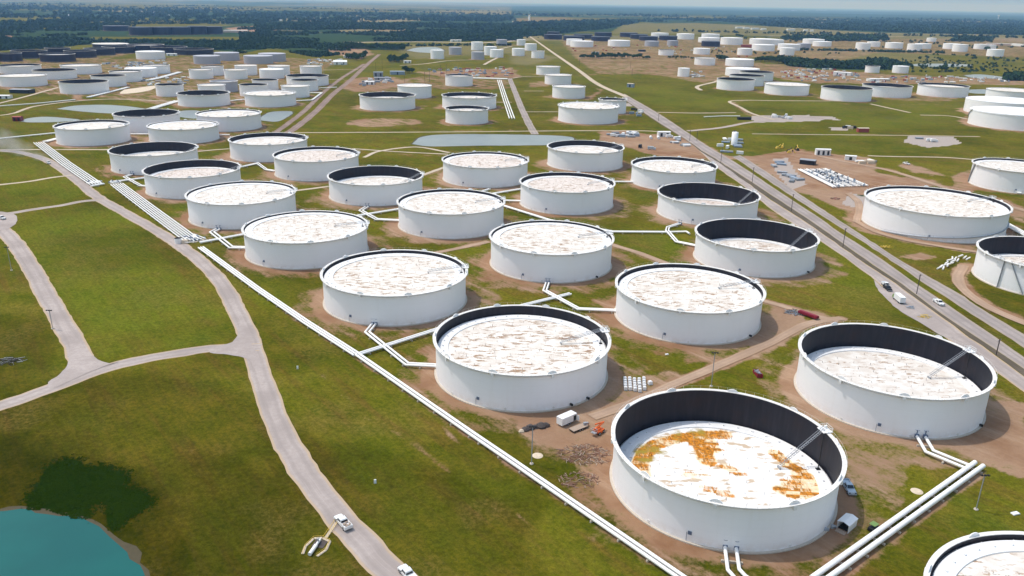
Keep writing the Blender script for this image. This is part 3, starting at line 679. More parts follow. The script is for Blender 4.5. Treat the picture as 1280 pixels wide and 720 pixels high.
# trodden yellow track of the valve platform etc. are objects further below
for nm,pts,wd,mt in [
 ('dirt_track',[(545,316),(580,309),(611,302)],4.,'dirttrk'),('dirt_track',[(762,305),(800,317),(836,331)],4.5,'dirttrk'),('dirt_track',[(366,239),(390,236),(412,233)],4,'palerd'),('dirt_track',[(526,220),(545,213),(562,207)],4,'palerd'),
 ('dirt_track',[(1052,398),(1010,405),(960,430),(905,454),(850,477),(800,500),(740,522)],4.6,'dirttrk'),('dirt_track',[(935,371),(975,382),(1010,393),(1048,402)],4.,'dirttrk'),
 ('farm_track',[(455,197),(475,189),(520,184),(562,191)],4,'palerd'),('farm_track',[(440,186),(500,190),(560,193)],3.5,'palerd'),('farm_track',[(-50,146),(-10,145),(16,142),(44,133),(100,126),(150,124),(215,127)],5,'palerd'),
 ('farm_track',[(-10,131),(0,129),(35,120),(74,109)],5,'palerd'),('farm_track',[(245,190),(262,188),(290,186)],3.5,'palerd'),('farm_track',[(860,164),(900,160),(932,154),(962,150)],7,'gravel'),
 ('farm_track',[(968,150),(940,142),(925,134),(912,127),(935,125.5),(970,126),(1060,126.5)],5,'palerd'),('farm_track',[(822,140.5),(870,141.5),(920,141)],5,'palerd'),('farm_track',[(955,145),(1000,146),(1030,148)],5,'gravel'),
 ('farm_track',[(940,167.5),(1020,168.5),(1130,169.5),(1225,171)],3.5,'palerd'),('farm_track',[(1085,195),(1120,196),(1180,197),(1220,200)],4,'palerd'),('farm_track',[(1022,195),(1060,203),(1110,213),(1160,228),(1200,241),(1290,266)],6,'dirttrk'),
 ('farm_track',[(1088,130),(1110,135),(1138,141)],5,'palerd'),('farm_track',[(1150,144),(1185,145),(1210,149)],5,'palerd'),('farm_track',[(876,113),(872,108),(895,102),(905,96)],7,'palerd'),
 ('farm_track',[(500,82),(530,80),(560,76),(590,75)],6,'palerd'),('farm_track',[(605,81),(614,76),(622,72)],7,'palerd'),('farm_track',[(400,88),(430,87),(448,87)],4,'palerd'),('farm_track',[(400,100),(430,99)],4,'palerd'),
 ('farm_track',[(640,98),(655,96),(690,96)],4,'palerd'),('farm_track',[(655,114),(680,114)],4,'palerd'),('farm_track',[(657,140),(690,140),(700,140)],4,'palerd'),('farm_track',[(600,128),(640,128)],4,'palerd'),
 ('farm_track',[(430,53.5),(480,52.5),(540,52.5),(600,53.5),(660,50)],26,'palerd'),('farm_track',[(640,58),(630,60),(620,63)],7,'palerd'),('farm_track',[(960,45),(1040,45.5),(1130,46)],30,'palerd'),
 ('farm_track',[(1068,276),(1095,290),(1130,300),(1180,309),(1232,317)],4.5,'dirttrk'),('farm_track',[(1060,242),(1072,252),(1074,264),(1070,278)],5,'dirttrk'),('farm_track',[(1204,332),(1197,348),(1206,364),(1238,386),(1290,408)],5.5,'dirttrk')]:
    road(nm,pts,wd,mt,.45,5.)
# ------------------------------------------------------------------ ponds
def water_mat(name,c,c2,rough):
    s=NT(name); n=s.noise(s.pos(),.05,3); return s.out(s.mix(s.ramp(n,.3,.7),c,c2),rough,bump=s.noise(s.pos(),.9,4),bs=.12,bd=.1,spec=.22)
MT['teal']=water_mat('teal_pond_water',(.002,.085,.080),(.003,.100,.090),.25)
MT['grey_water']=water_mat('grey_pond_water',(.20,.23,.235),(.24,.265,.265),.3)
MT['shore']=simple('shore_mud',(.075,.062,.035),.95,.25,.5)
def pond(pts,mat,shore=1.2,jit=.6):
    P=smooth(gp(pts+[pts[0]]),3.)[:-1]; c=np.mean(P,0); out=[]
    for k,sc in enumerate((shore,0)):
        V=[]
        for p in P:
            d=p-c; L=np.linalg.norm(d); q=c+d*(1+sc/L)+(np.array([vnoise(p[0],p[1],5,3+k),vnoise(p[0],p[1],5,6+k)])-.5)*2*jit
            V.append((q[0],q[1],.03+.012*k))
        m=MB(); m.v=V; m.f=[tuple(range(len(V)))]; m.mi=[0]; m.sm=[False]; me=m.mesh('pond' if k else 'pond_shore',[mat if k else 'shore'])
        if me.polygons[0].normal.z<0: me.flip_normals()
        tag(link('pond' if k else 'pond_shore',me),kind='structure')
pond([(-30,641),(20,638),(60,641),(100,650),(140,672),(165,695),(188,724),(205,765),(100,820),(-120,800),(-140,690)],'teal',1.4,1.3)
pond([(71,136),(95,132),(130,131),(160,133),(186,137),(190,141),(150,142),(110,140)],'grey_water',2)
pond([(26,152),(35,148),(55,146),(75,147),(100,150),(70,152.5),(40,153)],'grey_water',1.5)
pond([(515,180),(528,171),(560,168),(620,168),(680,169),(712,171),(716,176),(690,181),(600,182),(540,183)],'grey_water',2)
pond([(322,150),(335,141),(352,139),(366,140),(358,147),(345,152)],'grey_water',2)
pond([(222,146),(226,139),(245,138),(250,141),(245,148)],'grey_water',1)
pond([(508,63),(522,59.5),(545,59),(555,63),(550,66),(525,65.5)],'grey_water',4)
pond([(1136,80.5),(1160,79.5),(1210,80.5),(1205,83),(1150,83)],'grey_water',4)
pond([(1205,94),(1225,93),(1252,96),(1245,98),(1215,97)],'grey_water',3)
pond([(1212,112),(1233,112),(1233,117),(1212,116)],'grey_water',3)
pond([(155,112),(170,110),(195,107),(190,112),(170,116),(150,117)],'sand',1)
# ------------------------------------------------------------------ storage tanks
def azc(X,Y,px,py,z): q=G(px,py,z); return math.degrees(math.atan2(q[1]-Y,q[0]-X))
RIMOBJ=[]
def foam_plate(parent,R,h,az,i):
    m=MB(); n=9; V=[]
    for s_ in (-.12,.12):
        for k in range(n+1):
            t=PI*k/n; V.append((R+.35+s_,1.7*math.cos(t),h-.2+1.25*math.sin(t)))
    k=n+1; F=[tuple(range(k)),tuple(reversed(range(k,2*k)))]+[(j+1,j,j+k,j+k+1) for j in range(n)]
    m.add(V,F); m.box((R+.85,0,h-.8),(.7,.9,1.2))
    return m.build('foam_chamber','pont',parent,rz=az)
def stain_pts(X,Y,R,zr):
    def L(pts): return [(q[0]-X,q[1]-Y) for q in gp(pts,zr)]
    A=[(L([(803,592),(800,580),(806,566),(820,556),(845,548),(880,544),(905,543)]),2.0,.95),(L([(866,546),(878,560),(884,576)]),2.3,.95),(L([(882,546),(892,562)]),1.7,.9),
       (L([(968,566),(985,580),(1002,590),(1016,600)]),1.4,.95),(L([(1020,600),(1022,612),(1010,620)]),1.6,.8),(L([(975,612),(992,618)]),1.6,.95),(L([(985,605),(1010,606)]),1.8,.75),(L([(998,592),(1006,618)]),1.8,.7),
       (L([(905,583),(925,592)]),1.2,.6),(L([(860,594),(890,597)]),1.2,.45),(L([(880,610),(910,618)]),1.4,.45)]
    B=[(L([(806,572),(815,560)]),2.2,1.),(L([(797,556),(830,566)]),.5,1.),(L([(790,562),(812,572)]),.5,1.),(L([(845,540),(850,552)]),.6,1.),(L([(862,536),(868,545)]),.6,1.),(L([(875,538),(880,545)]),.6,.9)]
    return A,B
def deck(parent,R,zr,mat,n,T1=None):
    ri=R*.86; m=MB()
    if T1:
        # fine polar mesh so that the stains can be laid on it
        V=[];F=[];nr,na=46,144
        for i in range(nr+1):
            r=ri*i/nr
            for j in range(na): V.append((r*math.cos(2*PI*j/na),r*math.sin(2*PI*j/na),zr))
        for i in range(nr):
            for j in range(na): F.append((i*na+j,(i+1)*na+j,(i+1)*na+(j+1)%na,i*na+(j+1)%na))
        F=[f for f in F if len(set(f))==4]; m.add(V,F)
    else: m.disc(ri,zr,n)
    for (x,y) in [(ri*.92*math.sqrt((k+.5)/60)*math.cos(2.39996*k),ri*.92*math.sqrt((k+.5)/60)*math.sin(2.39996*k)) for k in range(60 if n>=96 else 0)]:
        m.box((x,y,zr+.4),(.16,.16,.8)); 
    o=m.build('roof_deck',mat,parent)
    if T1:
        A,B=stain_pts(*T1); cs=np.array([v.co[:] for v in o.data.vertices]); s1=np.zeros(len(cs)); s2=np.zeros(len(cs))
        for lst,S in ((A,s1),(B,s2)):
            for pts,wd,val in lst:
                for a,b in zip(pts[:-1],pts[1:]):
                    a=np.array(a);b=np.array(b);d=b-a;t=np.clip(((cs[:,0]-a[0])*d[0]+(cs[:,1]-a[1])*d[1])/(d@d+1e-9),0,1)
                    r=np.hypot(cs[:,0]-a[0]-t*d[0],cs[:,1]-a[1]-t*d[1]); np.maximum(S,val*np.clip((wd+1.3-r)/1.3,0,1),out=S)
        ca=o.data.color_attributes.new('stain','FLOAT_COLOR','POINT'); ca.data.foreach_set('color',np.stack([s1,s2,s1*0,s1*0+1],-1).astype(np.float32).ravel())
    p=MB(); p.lathe([(ri,zr-.2),(ri,zr+.34),(ri+.2,zr+.40),(R-.62,zr+.40),(R-.40,zr+.16),(R-.36,zr-.2)],n,sm=False)
    if n>=96:
        for k in range(40):
            a=2*PI*k/40+.05; p.box(((ri+R-.6)/2*math.cos(a),(ri+R-.6)/2*math.sin(a),zr+.6),(.5,.5,.4),a)
        for k in range(24):
            a=2*PI*k/24; p.box(((R+ri)/2*math.cos(a),(R+ri)/2*math.sin(a),zr+.415),((R-ri)*.8,.12,.05),a)
    p.build('pontoon_ring','pont',parent)
def make_tank(key,X,Y,R,h,st,zr,label,group=None,roofmat=None,stair=None,ladder_az=12,rim='rim'):
    lvl=0 if Y<640 else 1 if Y<1080 else 2 if Y<2300 else 3
    n=(112,72,48,32)[lvl]
    nm='storage_tank'
    t=thing(nm,label,'storage tank',(X,Y,0),0,group)
    shm={'g':'shellgrey','d':'shelldark'}.get(st,'shell')
    open_=zr is not None and (st in('w',) or st in('g','d'))
    m=MB()
    m.lathe([(R,-.1),(R,h)],n)
    if open_: m.lathe([(R,h),(R-.04,h+.001)],n,sm=False)
    if lvl<2:
        # wind stiffener below the rim, butt seams
        m.lathe([(R,h-.9),(R+.35,h-.9),(R+.35,h-1.0),(R,h-1.02)],n,sm=False)
    m.build('shell',shm,t)
    if lvl<2:
        f=MB(); f.lathe([(R+.75,0.01),(R+.72,.32),(R+.004,.34)],n,sm=False); f.build('foundation_ring','conc',t)
    if open_:
        i=MB(); i.lathe([(R-.05,h+.02),(R-.08,zr-.1)],n); o=i.build('inner_wall','inner' if st!='g' else 'shellgrey',t); o.data.flip_normals() if False else None
        g=MB(); rw=1.1 if lvl<2 else .8
        g.lathe([(R+.003,h-.25),(R+rw,h-.25),(R+rw+.02,h+.02),(R+rw-.12,h+.04),(R-.1,h+.06),(R-.12,h-.12)],n,sm=False)
        if lvl==0:
            for k in range(int(R*2.2)):
                a=2*PI*k/int(R*2.2); g.box(((R+.5)*math.cos(a),(R+.5)*math.sin(a),h+.1),(.75,.14,.1),a)
        g.build('rim_walkway',rim,t)
        if lvl<2:
            r=MB(); npost=72
            for k in range(npost):
                a=2*PI*k/npost; r.tube([((R+rw)*math.cos(a),(R+rw)*math.sin(a),h),((R+rw)*math.cos(a),(R+rw)*math.sin(a),h+1.05)],.03,4,caps=False)
            for zz in (1.02,): r.lathe([((R+rw)-.02,h+zz),((R+rw)+.02,h+zz+.02),((R+rw)-.02,h+zz+.04)],npost,sm=False)
            if key!='R3': r.build('handrail','rim',t)
        deck(t,R-.1,zr,roofmat or ('roofB' if lvl<2 else 'roofC'),n,(X,Y,R,zr) if roofmat=='roofT1' else None)
        if lvl<2:
            for k in range(10): foam_plate(t,R,h,math.radians(36*k),k)
            a=math.radians(ladder_az); run=math.sqrt(max(9,17**2-(h-zr)**2)); l=MB(); x0,x1=R-.2,R-.2-run; z0,z1=h+.5,zr+.6
            for s_ in (-.45,.45):
                for dz in (0,.9): l.tube([(x0,s_,z0+dz),(x1,s_,z1+dz)],.065,5,caps=False)
                for k in range(12):
                    u=k/12; v=(k+1)/12; xa,za=x0+(x1-x0)*u,z0+(z1-z0)*u; xb,zb=x0+(x1-x0)*v,z0+(z1-z0)*v
                    l.tube([(xa,s_,za),(xb,s_,zb+.9)],.035,4,caps=False)
            for k in range(26):
                u=k/26; l.box((x0+(x1-x0)*u,0,z0+(z1-z0)*u),(.2,.9,.05))
            l.box((x1,0,z1-.3),(.5,1.6,.5)); l.build('rolling_ladder','steel',t,rz=a)
            pf=MB(); pf.box((R+.2,0,h+.25),(3.0,3.4,.14))
            for sx_,sy_ in ((-1.2,-1.6),(1.6,-1.6),(1.6,1.6),(-1.2,1.6),(0.2,-1.6),(.2,1.6)): pf.tube([(R+.2+sx_*.9,sy_,h+.3),(R+.2+sx_*.9,sy_,h+1.5)],.06,5)
            for zz in (.9,1.5): pf.tube([(R-1,-1.6,h+zz),(R+1.65,-1.6,h+zz),(R+1.65,1.6,h+zz),(R-1,1.6,h+zz)],.05,5)
            pf.box((R+.9,.9,h+.75),(.6,.6,.9)); pf.build('gauge_platform','pont',t,rz=a)
            gp_=MB(); gp_.tube([(R-2.0,0,zr+.3),(R-2.0,0,h+.9)],.14,6); gp_.box((R-2,0,zr+.6),(1.2,1.,.25)); gp_.build('guide_pole','black',t,rz=a-math.radians(6))
    else:
        g=MB(); rise=R*.045
        g.lathe([(R+.12,h-.12),(R+.12,h+.02),(R*.5,h+rise*.55),(.02,h+rise)],n,sm=False); g.disc(.05,h+rise,n)
        g.build('roof',{'g':'shellgrey','d':'shelldark'}.get(st,'pont'),t)
        if st=='d': e=MB(); e.lathe([(R+.14,h-.3),(R+.3,h+.05),(R-.5,h+.25)],n,sm=False); e.build('rim_walkway','bluegrey',t)
        if lvl==2 and st!='g':
            r=MB(); r.box((R*.1,0,h+rise+.4),(1.6,1.6,.8)); r.box((-R*.7,-R*.3,h+.9),(1.2,1.2,.9)); r.build('roof_vent','rim',t)
    if lvl==0:
        for a in ((-38,-52) if key in('T2','T10') else (-40,) if key in('T3','T9','T8','T5') else ()): 
            mm=MB(); mm.tube([(R-.1,0,.9),(R+.7,0,.9)],.38,12); mm.box((R+.8,.1,.8),(.5,.5,.8)); mm.build('side_mixer','black',t,rz=math.radians(a-6))
        for a in (-100,-140,-70): 
            mm=MB(); mm.tube([(R-.05,0,.9),(R+.14,0,.9)],.42,12); mm.build('manway','rim',t,rz=math.radians(a))
        mm=MB(); mm.box((R+.12,0,3.0),(.18,1.0,1.0)); mm.tube([(R+.1,-.8,.3),(R+.1,-.8,3.0)],.06,5); mm.build('sample_box','valve',t,rz=math.radians(-118))
        for a in (25,-5,150,-165): 
            mm=MB(); mm.box((R+.04,0,h-2.2),(.06,1.,.4)); mm.build('overflow_vent','rim',t,rz=math.radians(a))
    if stair:
        for (a0,a1) in stair:
            s=MB(); N=44; ro,ri_=R+.95,R+.03; V=[];
            for k in range(N+1):
                a=math.radians(a0+(a1-a0)*k/N); z=.3+(h-.3)*(1-k/N)
                V+=[(ri_*math.cos(a),ri_*math.sin(a),z),(ro*math.cos(a),ro*math.sin(a),z),(ro*math.cos(a),ro*math.sin(a),z-.3),(ri_*math.cos(a),ri_*math.sin(a),z-.3)]
            F=[]
            for k in range(N):
                b=4*k
                for j in range(4): F.append((b+j,b+(j+1)%4,b+4+(j+1)%4,b+4+j))
            s.add(V,F)
            for k in range(0,N+1,2):
                a=math.radians(a0+(a1-a0)*k/N); z=.3+(h-.3)*(1-k/N); s.tube([(ro*math.cos(a),ro*math.sin(a),z),(ro*math.cos(a),ro*math.sin(a),z+1.1)],.05,4,caps=False)
            s.tube([(ro*math.cos(math.radians(a0+(a1-a0)*k/N)),ro*math.sin(math.radians(a0+(a1-a0)*k/N)),.3+(h-.3)*(1-k/N)+1.1) for k in range(N+1)],.05,4)
            s.build('stairway','steel',t)
    return t
NEARL={
'T1':('roofT1','nearest whole tank, orange and yellow stains on its roof sunk deep inside dark walls'),
'T2':('roofA','white tank with brown-spotted roof just below its rim, beside the box trailer'),
'T3':('roofA','white tank with brown-flecked full roof left of the long red trailer'),
'T4':('roofA','white tank with heavily brown-dashed roof directly beside the long main pipe run'),
'T5':('roofA','middle white tank with roof level with its rim and a brown arc on it'),
'T6':('roofB','bright white tank nearest the pipe valve cluster, roof full to the rim'),
'T7':('roofB','white tank with faintly speckled roof, right of the bright full pair'),
'T8':('roofB','white tank with very dark deep inside, front one of the two beside the highway'),
'T9':('roofC','big white tank at right with clean sunken roof and long ladder, by the reddish corner'),
'T10':('roofA','very wide white tank with brown-speckled roof beyond the highway'),
'T11':('roofP','white tank with pink speckled roof left of the dark tank near the highway'),
'T12':('roofC','white tank with dark inner wall and white stripe ladder, left of centre'),
'T13':('roofP','white tank with very dark deep inside, rear one of the two beside the highway'),
'T14':('roofC','white tank with smooth full roof just up the pipes from the valve cluster'),
'T15':('roofP','white tank with dark arc and toothed rim beside the six-pipe run'),
'T16':('roofC','white tank with clean high roof just short of the equipment yard'),
'T17':('roofP','white tank with pinkish full roof below the long grey pond'),
'T18':('roofC','white tank with half dark inside at the right end of the long pond'),
'T19':('roofP','white tank with pinkish roof just beyond the stripe-laddered one'),
'T20':('roofC','white tank with wide dark inner wall, left end of the second row by the pipes'),
'T21':('roofC','white tank with wholly dark inside below the left ponds'),
'T22':('roofC','leftmost white tank of the near field, by the start of the pipe run'),
'T23':('roofC','plain white-roofed tank between the dark-inside tank and the row behind'),
'T24':('roofC','white tank with pale high roof beside the small pond by the diagonal road'),
'T25':('roofC','white tank with thin dark arc at the lower end of the diagonal road'),
'R1':('roofC','white tank cut by the right edge, with a pipe leaving its foot'),
'R2':('roofA','tank cut by the right edge with black inside and stairs crossing on its side'),
'R3':('roofA','tank in the bottom right corner with brown-streaked roof, cut by the frame'),
}
TANKS['R2']=[273.4,387.3,32,14.6,'w',4.5]; TANKS['R3']=[119.3,125.2,32,14.6,'w',13.]
TANKS['R1']=[TANKS['R1'][0]+3,TANKS['R1'][1],31,16.5,'w',14.7]
TANKS['B8'][5]=12.5;TANKS['B9'][5]=13.5;TANKS['B7'][5]=10
for k in ('B1','B2','B4','B5','B6','B10','B11'): TANKS[k][5]=6.
CL={'L':'in the far left group','M':'left of the diagonal road','C':'beyond the long pond','P':'in the row left of the highway','D':'far up the highway',
    'W':'in the far right field','G':'in the far grey group','B':'before the left woods','F':'in the distant dark row'}
LOOK={'w':'white open-topped','f':'white closed-roof','g':'grey weathered','d':'black-walled'}
SIZE=lambda R: 'small' if R<18 else 'mid-sized' if R<28 else 'large'
buck={}
for k,v in TANKS.items():
    if k in NEARL: continue
    px=toimg(v[0],v[1],0)[0]; look=LOOK[v[4]]; 
    if v[4]=='w' and v[5] is not None and v[3]-v[5]>4: look='white dark-inside'
    buck.setdefault((k[0],look,SIZE(v[2])),[]).append((px,k))
LAB={}
WDS=['first','second','third','fourth','fifth','sixth','seventh','eighth','ninth','tenth','eleventh','twelfth','thirteenth','fourteenth','fifteenth','sixteenth','seventeenth','eighteenth','nineteenth','twentieth']
for (c,look,size),lst in buck.items():
    lst.sort()
    for i,(px,k) in enumerate(lst):
        LAB[k]=(f'{size} {look} tank {CL[c]}' if len(lst)==1 else f'{size} {look} tank, {WDS[i] if i<20 else "last"} from left {CL[c]}')
for k,v in TANKS.items():
    X,Y,R,h,st,zr=v
    if k in NEARL:
        stair=None
        if k=='T10': stair=[(azc(X,Y,1098,243,h),azc(X,Y,1114,287,0))]
        if k=='R2': stair=[(azc(X,Y,1238,328,h),azc(X,Y,1228,362,0)),(azc(X,Y,1246,332,h),azc(X,Y,1266,378,0))]
        if k=='R1': stair=[(azc(X,Y,1230,205,h),azc(X,Y,1228,229,0))]
        make_tank(k,X,Y,R,h,st,zr,NEARL[k][1],'white crude tanks of the near field' if k[0]=='T' else None,NEARL[k][0],stair,ladder_az=(12 if k not in('R2',) else 196))
    else:
        st_=[(azc(X,Y,1225,137,h),azc(X,Y,1215,151,0))] if k=='W48' else None
        gr={'w':'white tanks of the farther fields','f':'white tanks of the farther fields','g':'grey tanks','d':'black tanks'}[st]
        make_tank(k,X,Y,R,h,st,zr,LAB[k],gr,None,st_)
# ------------------------------------------------------------------ pipe runs
SUP=MB(); SUP.box((0,0,.25),(.5,1.6,.5)); SUP.box((0,0,.52),(.25,1.5,.12)); SUPM=SUP.mesh('pipe_support','conc')
def offset(P,d):
    out=[]; n=len(P)
    for i in range(n):
        a=np.array(P[i])-np.array(P[i-1]) if i else None; b=np.array(P[i+1])-np.array(P[i]) if i<n-1 else None
        na=np.array([-a[1],a[0]])/np.linalg.norm(a) if a is not None else None; nb=np.array([-b[1],b[0]])/np.linalg.norm(b) if b is not None else None
        if na is None: m=nb
        elif nb is None: m=na
        else: m=(na+nb); m=m/np.linalg.norm(m); m=m/max(.4,m@na)
        out.append(np.array(P[i])+m*d)
    return out
def pipes(label,pts,n=2,sp=1.55,r=.5,z=1.15,sup=10.,group=None,valves=0,drop=False,world=False,mat='pipe',ends=(0,0)):
    P=pts if world else gp(pts,z); c=P[0]; t=thing('pipeline',label,'pipeline',(c[0],c[1],0),0,group)
    for k in range(n):
        d=(k-(n-1)/2)*sp; Q=offset(P,d); m=MB()
        e0,e1=ends; path=[(q[0]-c[0],q[1]-c[1],z) for q in Q]
        dd=np.array(Q[-1])-np.array(Q[-2]); dd/=np.linalg.norm(dd); d0=np.array(Q[0])-np.array(Q[1]); d0/=np.linalg.norm(d0)
        st=(d-(-(n-1)/2)*sp)
        if e1: path[-1]=(path[-1][0]+dd[0]*e1*k,path[-1][1]+dd[1]*e1*k,z)
        if e0: path[0]=(path[0][0]+d0[0]*e0*k,path[0][1]+d0[1]*e0*k,z)
        m.tube(path,r,10); m.build('pipe',mat,t)
    acc=0; tot=0; cnt=0
    for a,b in zip(P[:-1],P[1:]):
        L=math.dist(a,b); rz=math.atan2(b[1]-a[1],b[0]-a[0]); s_=sup/2
        while s_<L and cnt<90:
            o=link('pipe_support',SUPM,t,(a[0]-c[0]+(b[0]-a[0])*s_/L,a[1]-c[1]+(b[1]-a[1])*s_/L,0),rz); o.scale=(1,max(1,n*sp/1.7),z-r-.42+.5 if z-r>.58 else 1); o.scale.z=(z-r)/.58; s_+=sup; cnt+=1
    for v in range(valves):
        q=offset(P,(v-(n-1)/2)*sp)[0]; m=MB(); m.box((0,0,z),(1.2,1.15,1.2)); m.tube([(0,0,z+.4),(0,0,z+2.0)],.14,6); m.lathe([(.62,z+2.0),(.7,z+2.05),(.62,z+2.1)],12); m.build('valve','valve',t,(q[0]-c[0],q[1]-c[1],0))
    return t
NG='white insulated pipelines between the tanks'
def onto(k,pts,z,i): return pts
pipes('pair of long white pipes from the first branch down to the bottom edge',[(447,443),(590,542),(640,576),(880,741)],2,1.5,.5,group=NG)
pipes('three long white pipes between the valve cluster and the first branch',[(251,309),(322,361),(382,402),(446,443)],3,1.25,.42,group=NG)
pipes('broad bundle of six white pipes up from the valve cluster',[(240,300),(190,263),(146,230)],6,1.6,.38,sup=9,group=NG)
pipes('broad bundle of five white pipes at the far left end of the run',[(120,230),(82,204),(48,178)],5,1.9,.42,sup=10,group=NG)
pipes('pair of pipes from the main run passing behind the brown-spotted tank',[(447,443),(548,411),(640,385),(713,367)],2,1.4,.45,group=NG)
pipes('elbowed pipe pair from the brown-dashed tank to the brown-spotted tank',[(468,404),(459,415),(509,455),(549,457)],2,1.6,.45,group=NG,valves=2)
pipes('elbowed pipe pair from the middle tank to the dark-ringed full tank',[(684.5,353),(681,363),(723,386),(772,388)],2,1.5,.45,group=NG,valves=2)
pipes('elbowed pipe pair by the valve cluster linking two bright tanks',[(273,286),(265,290),(289,309),(309,309.5)],2,2.2,.5,group=NG,valves=2)
pipes('straight pipe pair from the valve cluster across the full white tanks',[(250,303),(306,292.5),(400,277),(500,261),(652,236)],2,1.5,.45,group=NG,sup=12)
pipes('elbowed pipe pair at the foot of the stripe-laddered tank',[(459,258),(451,263),(471,274),(502,275.5)],2,2.,.45,group=NG,valves=2)
pipes('pipe pair leaving the six-pipe bundle toward the toothed-rim tank',[(138,227.5),(183,222)],2,1.8,.45,group=NG)
pipes('elbowed pipe from the left second-row tank to the toothed-rim tank',[(165,217.5),(156,221),(176,232),(185,232.5)],2,1.8,.4,group=NG,valves=2)
pipes('long pipe running right under the dark deep tank behind the middle tank',[(628,256.5),(687,275),(766,289.5),(835,290)],2,1.4,.45,group=NG,sup=12)
pipes('bent pipe pair joining the two dark tanks beside the highway',[(850,279),(835,284),(834,288),(846,302),(873,307.5)],2,1.6,.45,group=NG,valves=2)
pipes('short capped pipe stub left of the dark tank by the highway',[(836,290),(858,289.5),(862,292)],1,1,.6,group=NG)
pipes('short pipe pair between two tanks below the equipment yard',[(765,227),(793,227)],2,1.4,.45,group=NG)
pipes('short pipe pair between the speckled tanks in the middle',[(600,240),(612,236)],2,1.4,.4,group=NG,valves=2)
pipes('short pipe pair left of the pink speckled tank',[(628,250.5),(652,251)],2,1.4,.45,group=NG)
pipes('bent pipe pair at the foot of the nearest tank',[(913,683),(917,712),(926,722),(960,745)],2,2.8,.48,group=NG,valves=2)
pipes('bent pipe pair from the big clean-roofed tank to the thick pipes',[(1151,545),(1162,564),(1208,583)],2,2.6,.5,group=NG,valves=2)
pipes('pair of thick white pipes slanting up to the right at the bottom edge',[(1020,726),(1224,580)],2,2.4,.72,1.3,group=NG,sup=8)
pipes('thin white pipe entering from the left edge',[(-20,175),(0,173),(70,166)],2,1.6,.5,group=NG)
pipes('pipe bundle hugging the leftmost near tank',[(56,177),(72,173)],4,1.4,.5,group=NG)
pipes('short white pipe joining the left tanks by the ponds',[(163,167.5),(186,167.5)],2,1.3,.5,group=NG)
pipes('short white pipe right of the plain white-roofed tank',[(272,168.5),(287,168.5)],2,1.3,.5,group=NG)
pipes('zigzag pipe between the two pinkish tanks at left centre',[(302,208.5),(322,204),(333,212),(343,213.5)],2,1.8,.45,group=NG)
pipes('broad white pipe rack behind the left ponds',[(187,136.5),(205,131),(222,126)],5,1.9,.6,group=NG)
pipes('white pipe rack in front of the far left tanks',[(110,121.5),(133,116),(160,109)],3,1.9,.6,group=NG)
pipes('far pipe rack among the left tank group',[(186,100),(200,97),(225,90)],5,2.,.6,group=NG)
pipes('far white pipes between the left tank groups',[(287,126),(306,124)],2,2,.6,group=NG)
pipes('bent white pipe beside the white group near the diagonal road',[(370,126),(390,125),(402,116),(387,116)],2,1.6,.6,group=NG)
pipes('short far white pipe by the diagonal road',[(399,110),(421,109)],2,1.6,.5,group=NG)
pipes('white pipe rack crossing the middle pump station',[(591,97.5),(634,98.5)],4,2.5,.8,group=NG)
pipes('pair of pipe racks leading away from the middle pump station',[(624,100),(632,125),(640,148)],3,3,.7,group=NG,sup=20)
pipes('long thin white pipe at the upper left edge',[(-20,133),(0,132.5),(50,129),(94,124.5)],1,1,.7,group=NG,sup=20)
pipes('short pipe from the tank cut by the right edge',[(1257,234.5),(1276,241.5)],2,1.6,.5,group=NG)
pipes('three parallel pipes right of the very wide tank, one green',[(1258,280),(1300,303)],3,2.0,.55,group=NG)
pipes('white pipe by the dark roof yard at right',[(880,146),(905,145),(925,145)],1,1,.6,group=NG,sup=20)
# valve clusters
def clutter(name,label,cat,px,wd,dp,n,mats,rz=0,zmax=2.5,seed=1,group=None,pipesn=4):
    """skid of pumps: frame rails, pump blocks, uprights and cross pipes"""
    rnd=random.Random(seed); q=G(*px); t=thing(name,label,cat,(q[0],q[1],0),rz,group)
    b=MB(); b.box((0,0,.12),(wd,dp,.16)); b.build('base_slab','conc',t)
    for i in range(n):
        m=MB(); x=rnd.uniform(-.45,.45)*wd; y=rnd.uniform(-.45,.45)*dp; hh=rnd.uniform(.6,zmax)
        if rnd.random()<.5: m.tube([(0,0,.2),(0,0,hh)],rnd.uniform(.3,.6),8); m.box((0,0,hh*.5),(1.3,.5,.4))
        else: m.box((0,0,hh/2+.2),(rnd.uniform(.8,2.2),rnd.uniform(.8,1.6),hh),taper=.85); m.tube([(0,0,hh),(0,0,hh+.9)],.15,6)
        m.build('pump' if i%2 else 'valve',rnd.choice(mats),t,(x,y,0))
    for i in range(pipesn):
        m=MB(); y=(i+.5)/pipesn*dp-dp/2; m.tube([(-wd*.5,y,1.0),(wd*.5,y,1.0)],.35,8); m.build('pipe','pipe',t)
    return t
clutter('valve_manifold','cluster of blue-grey valves where the pipe bundle narrows','valve manifold',(243,299),13,9,22,['valve','bluegrey','steel','valve'],math.radians(-40),1.9,3)
clutter('valve_manifold','small valve group at the near end of the five-pipe bundle','valve manifold',(118,229),9,8,10,['valve','steel','pipe'],math.radians(10),1.8,4)
clutter('valve_manifold','small valve group at the far end of the six-pipe bundle','valve manifold',(144,229),8,7,10,['valve','steel','pipe'],math.radians(-40),1.8,5)
pipes('short pipes leaving the near end of the five-pipe bundle',[(114,232.5),(130,229.5)],2,1.5,.5,group=NG)
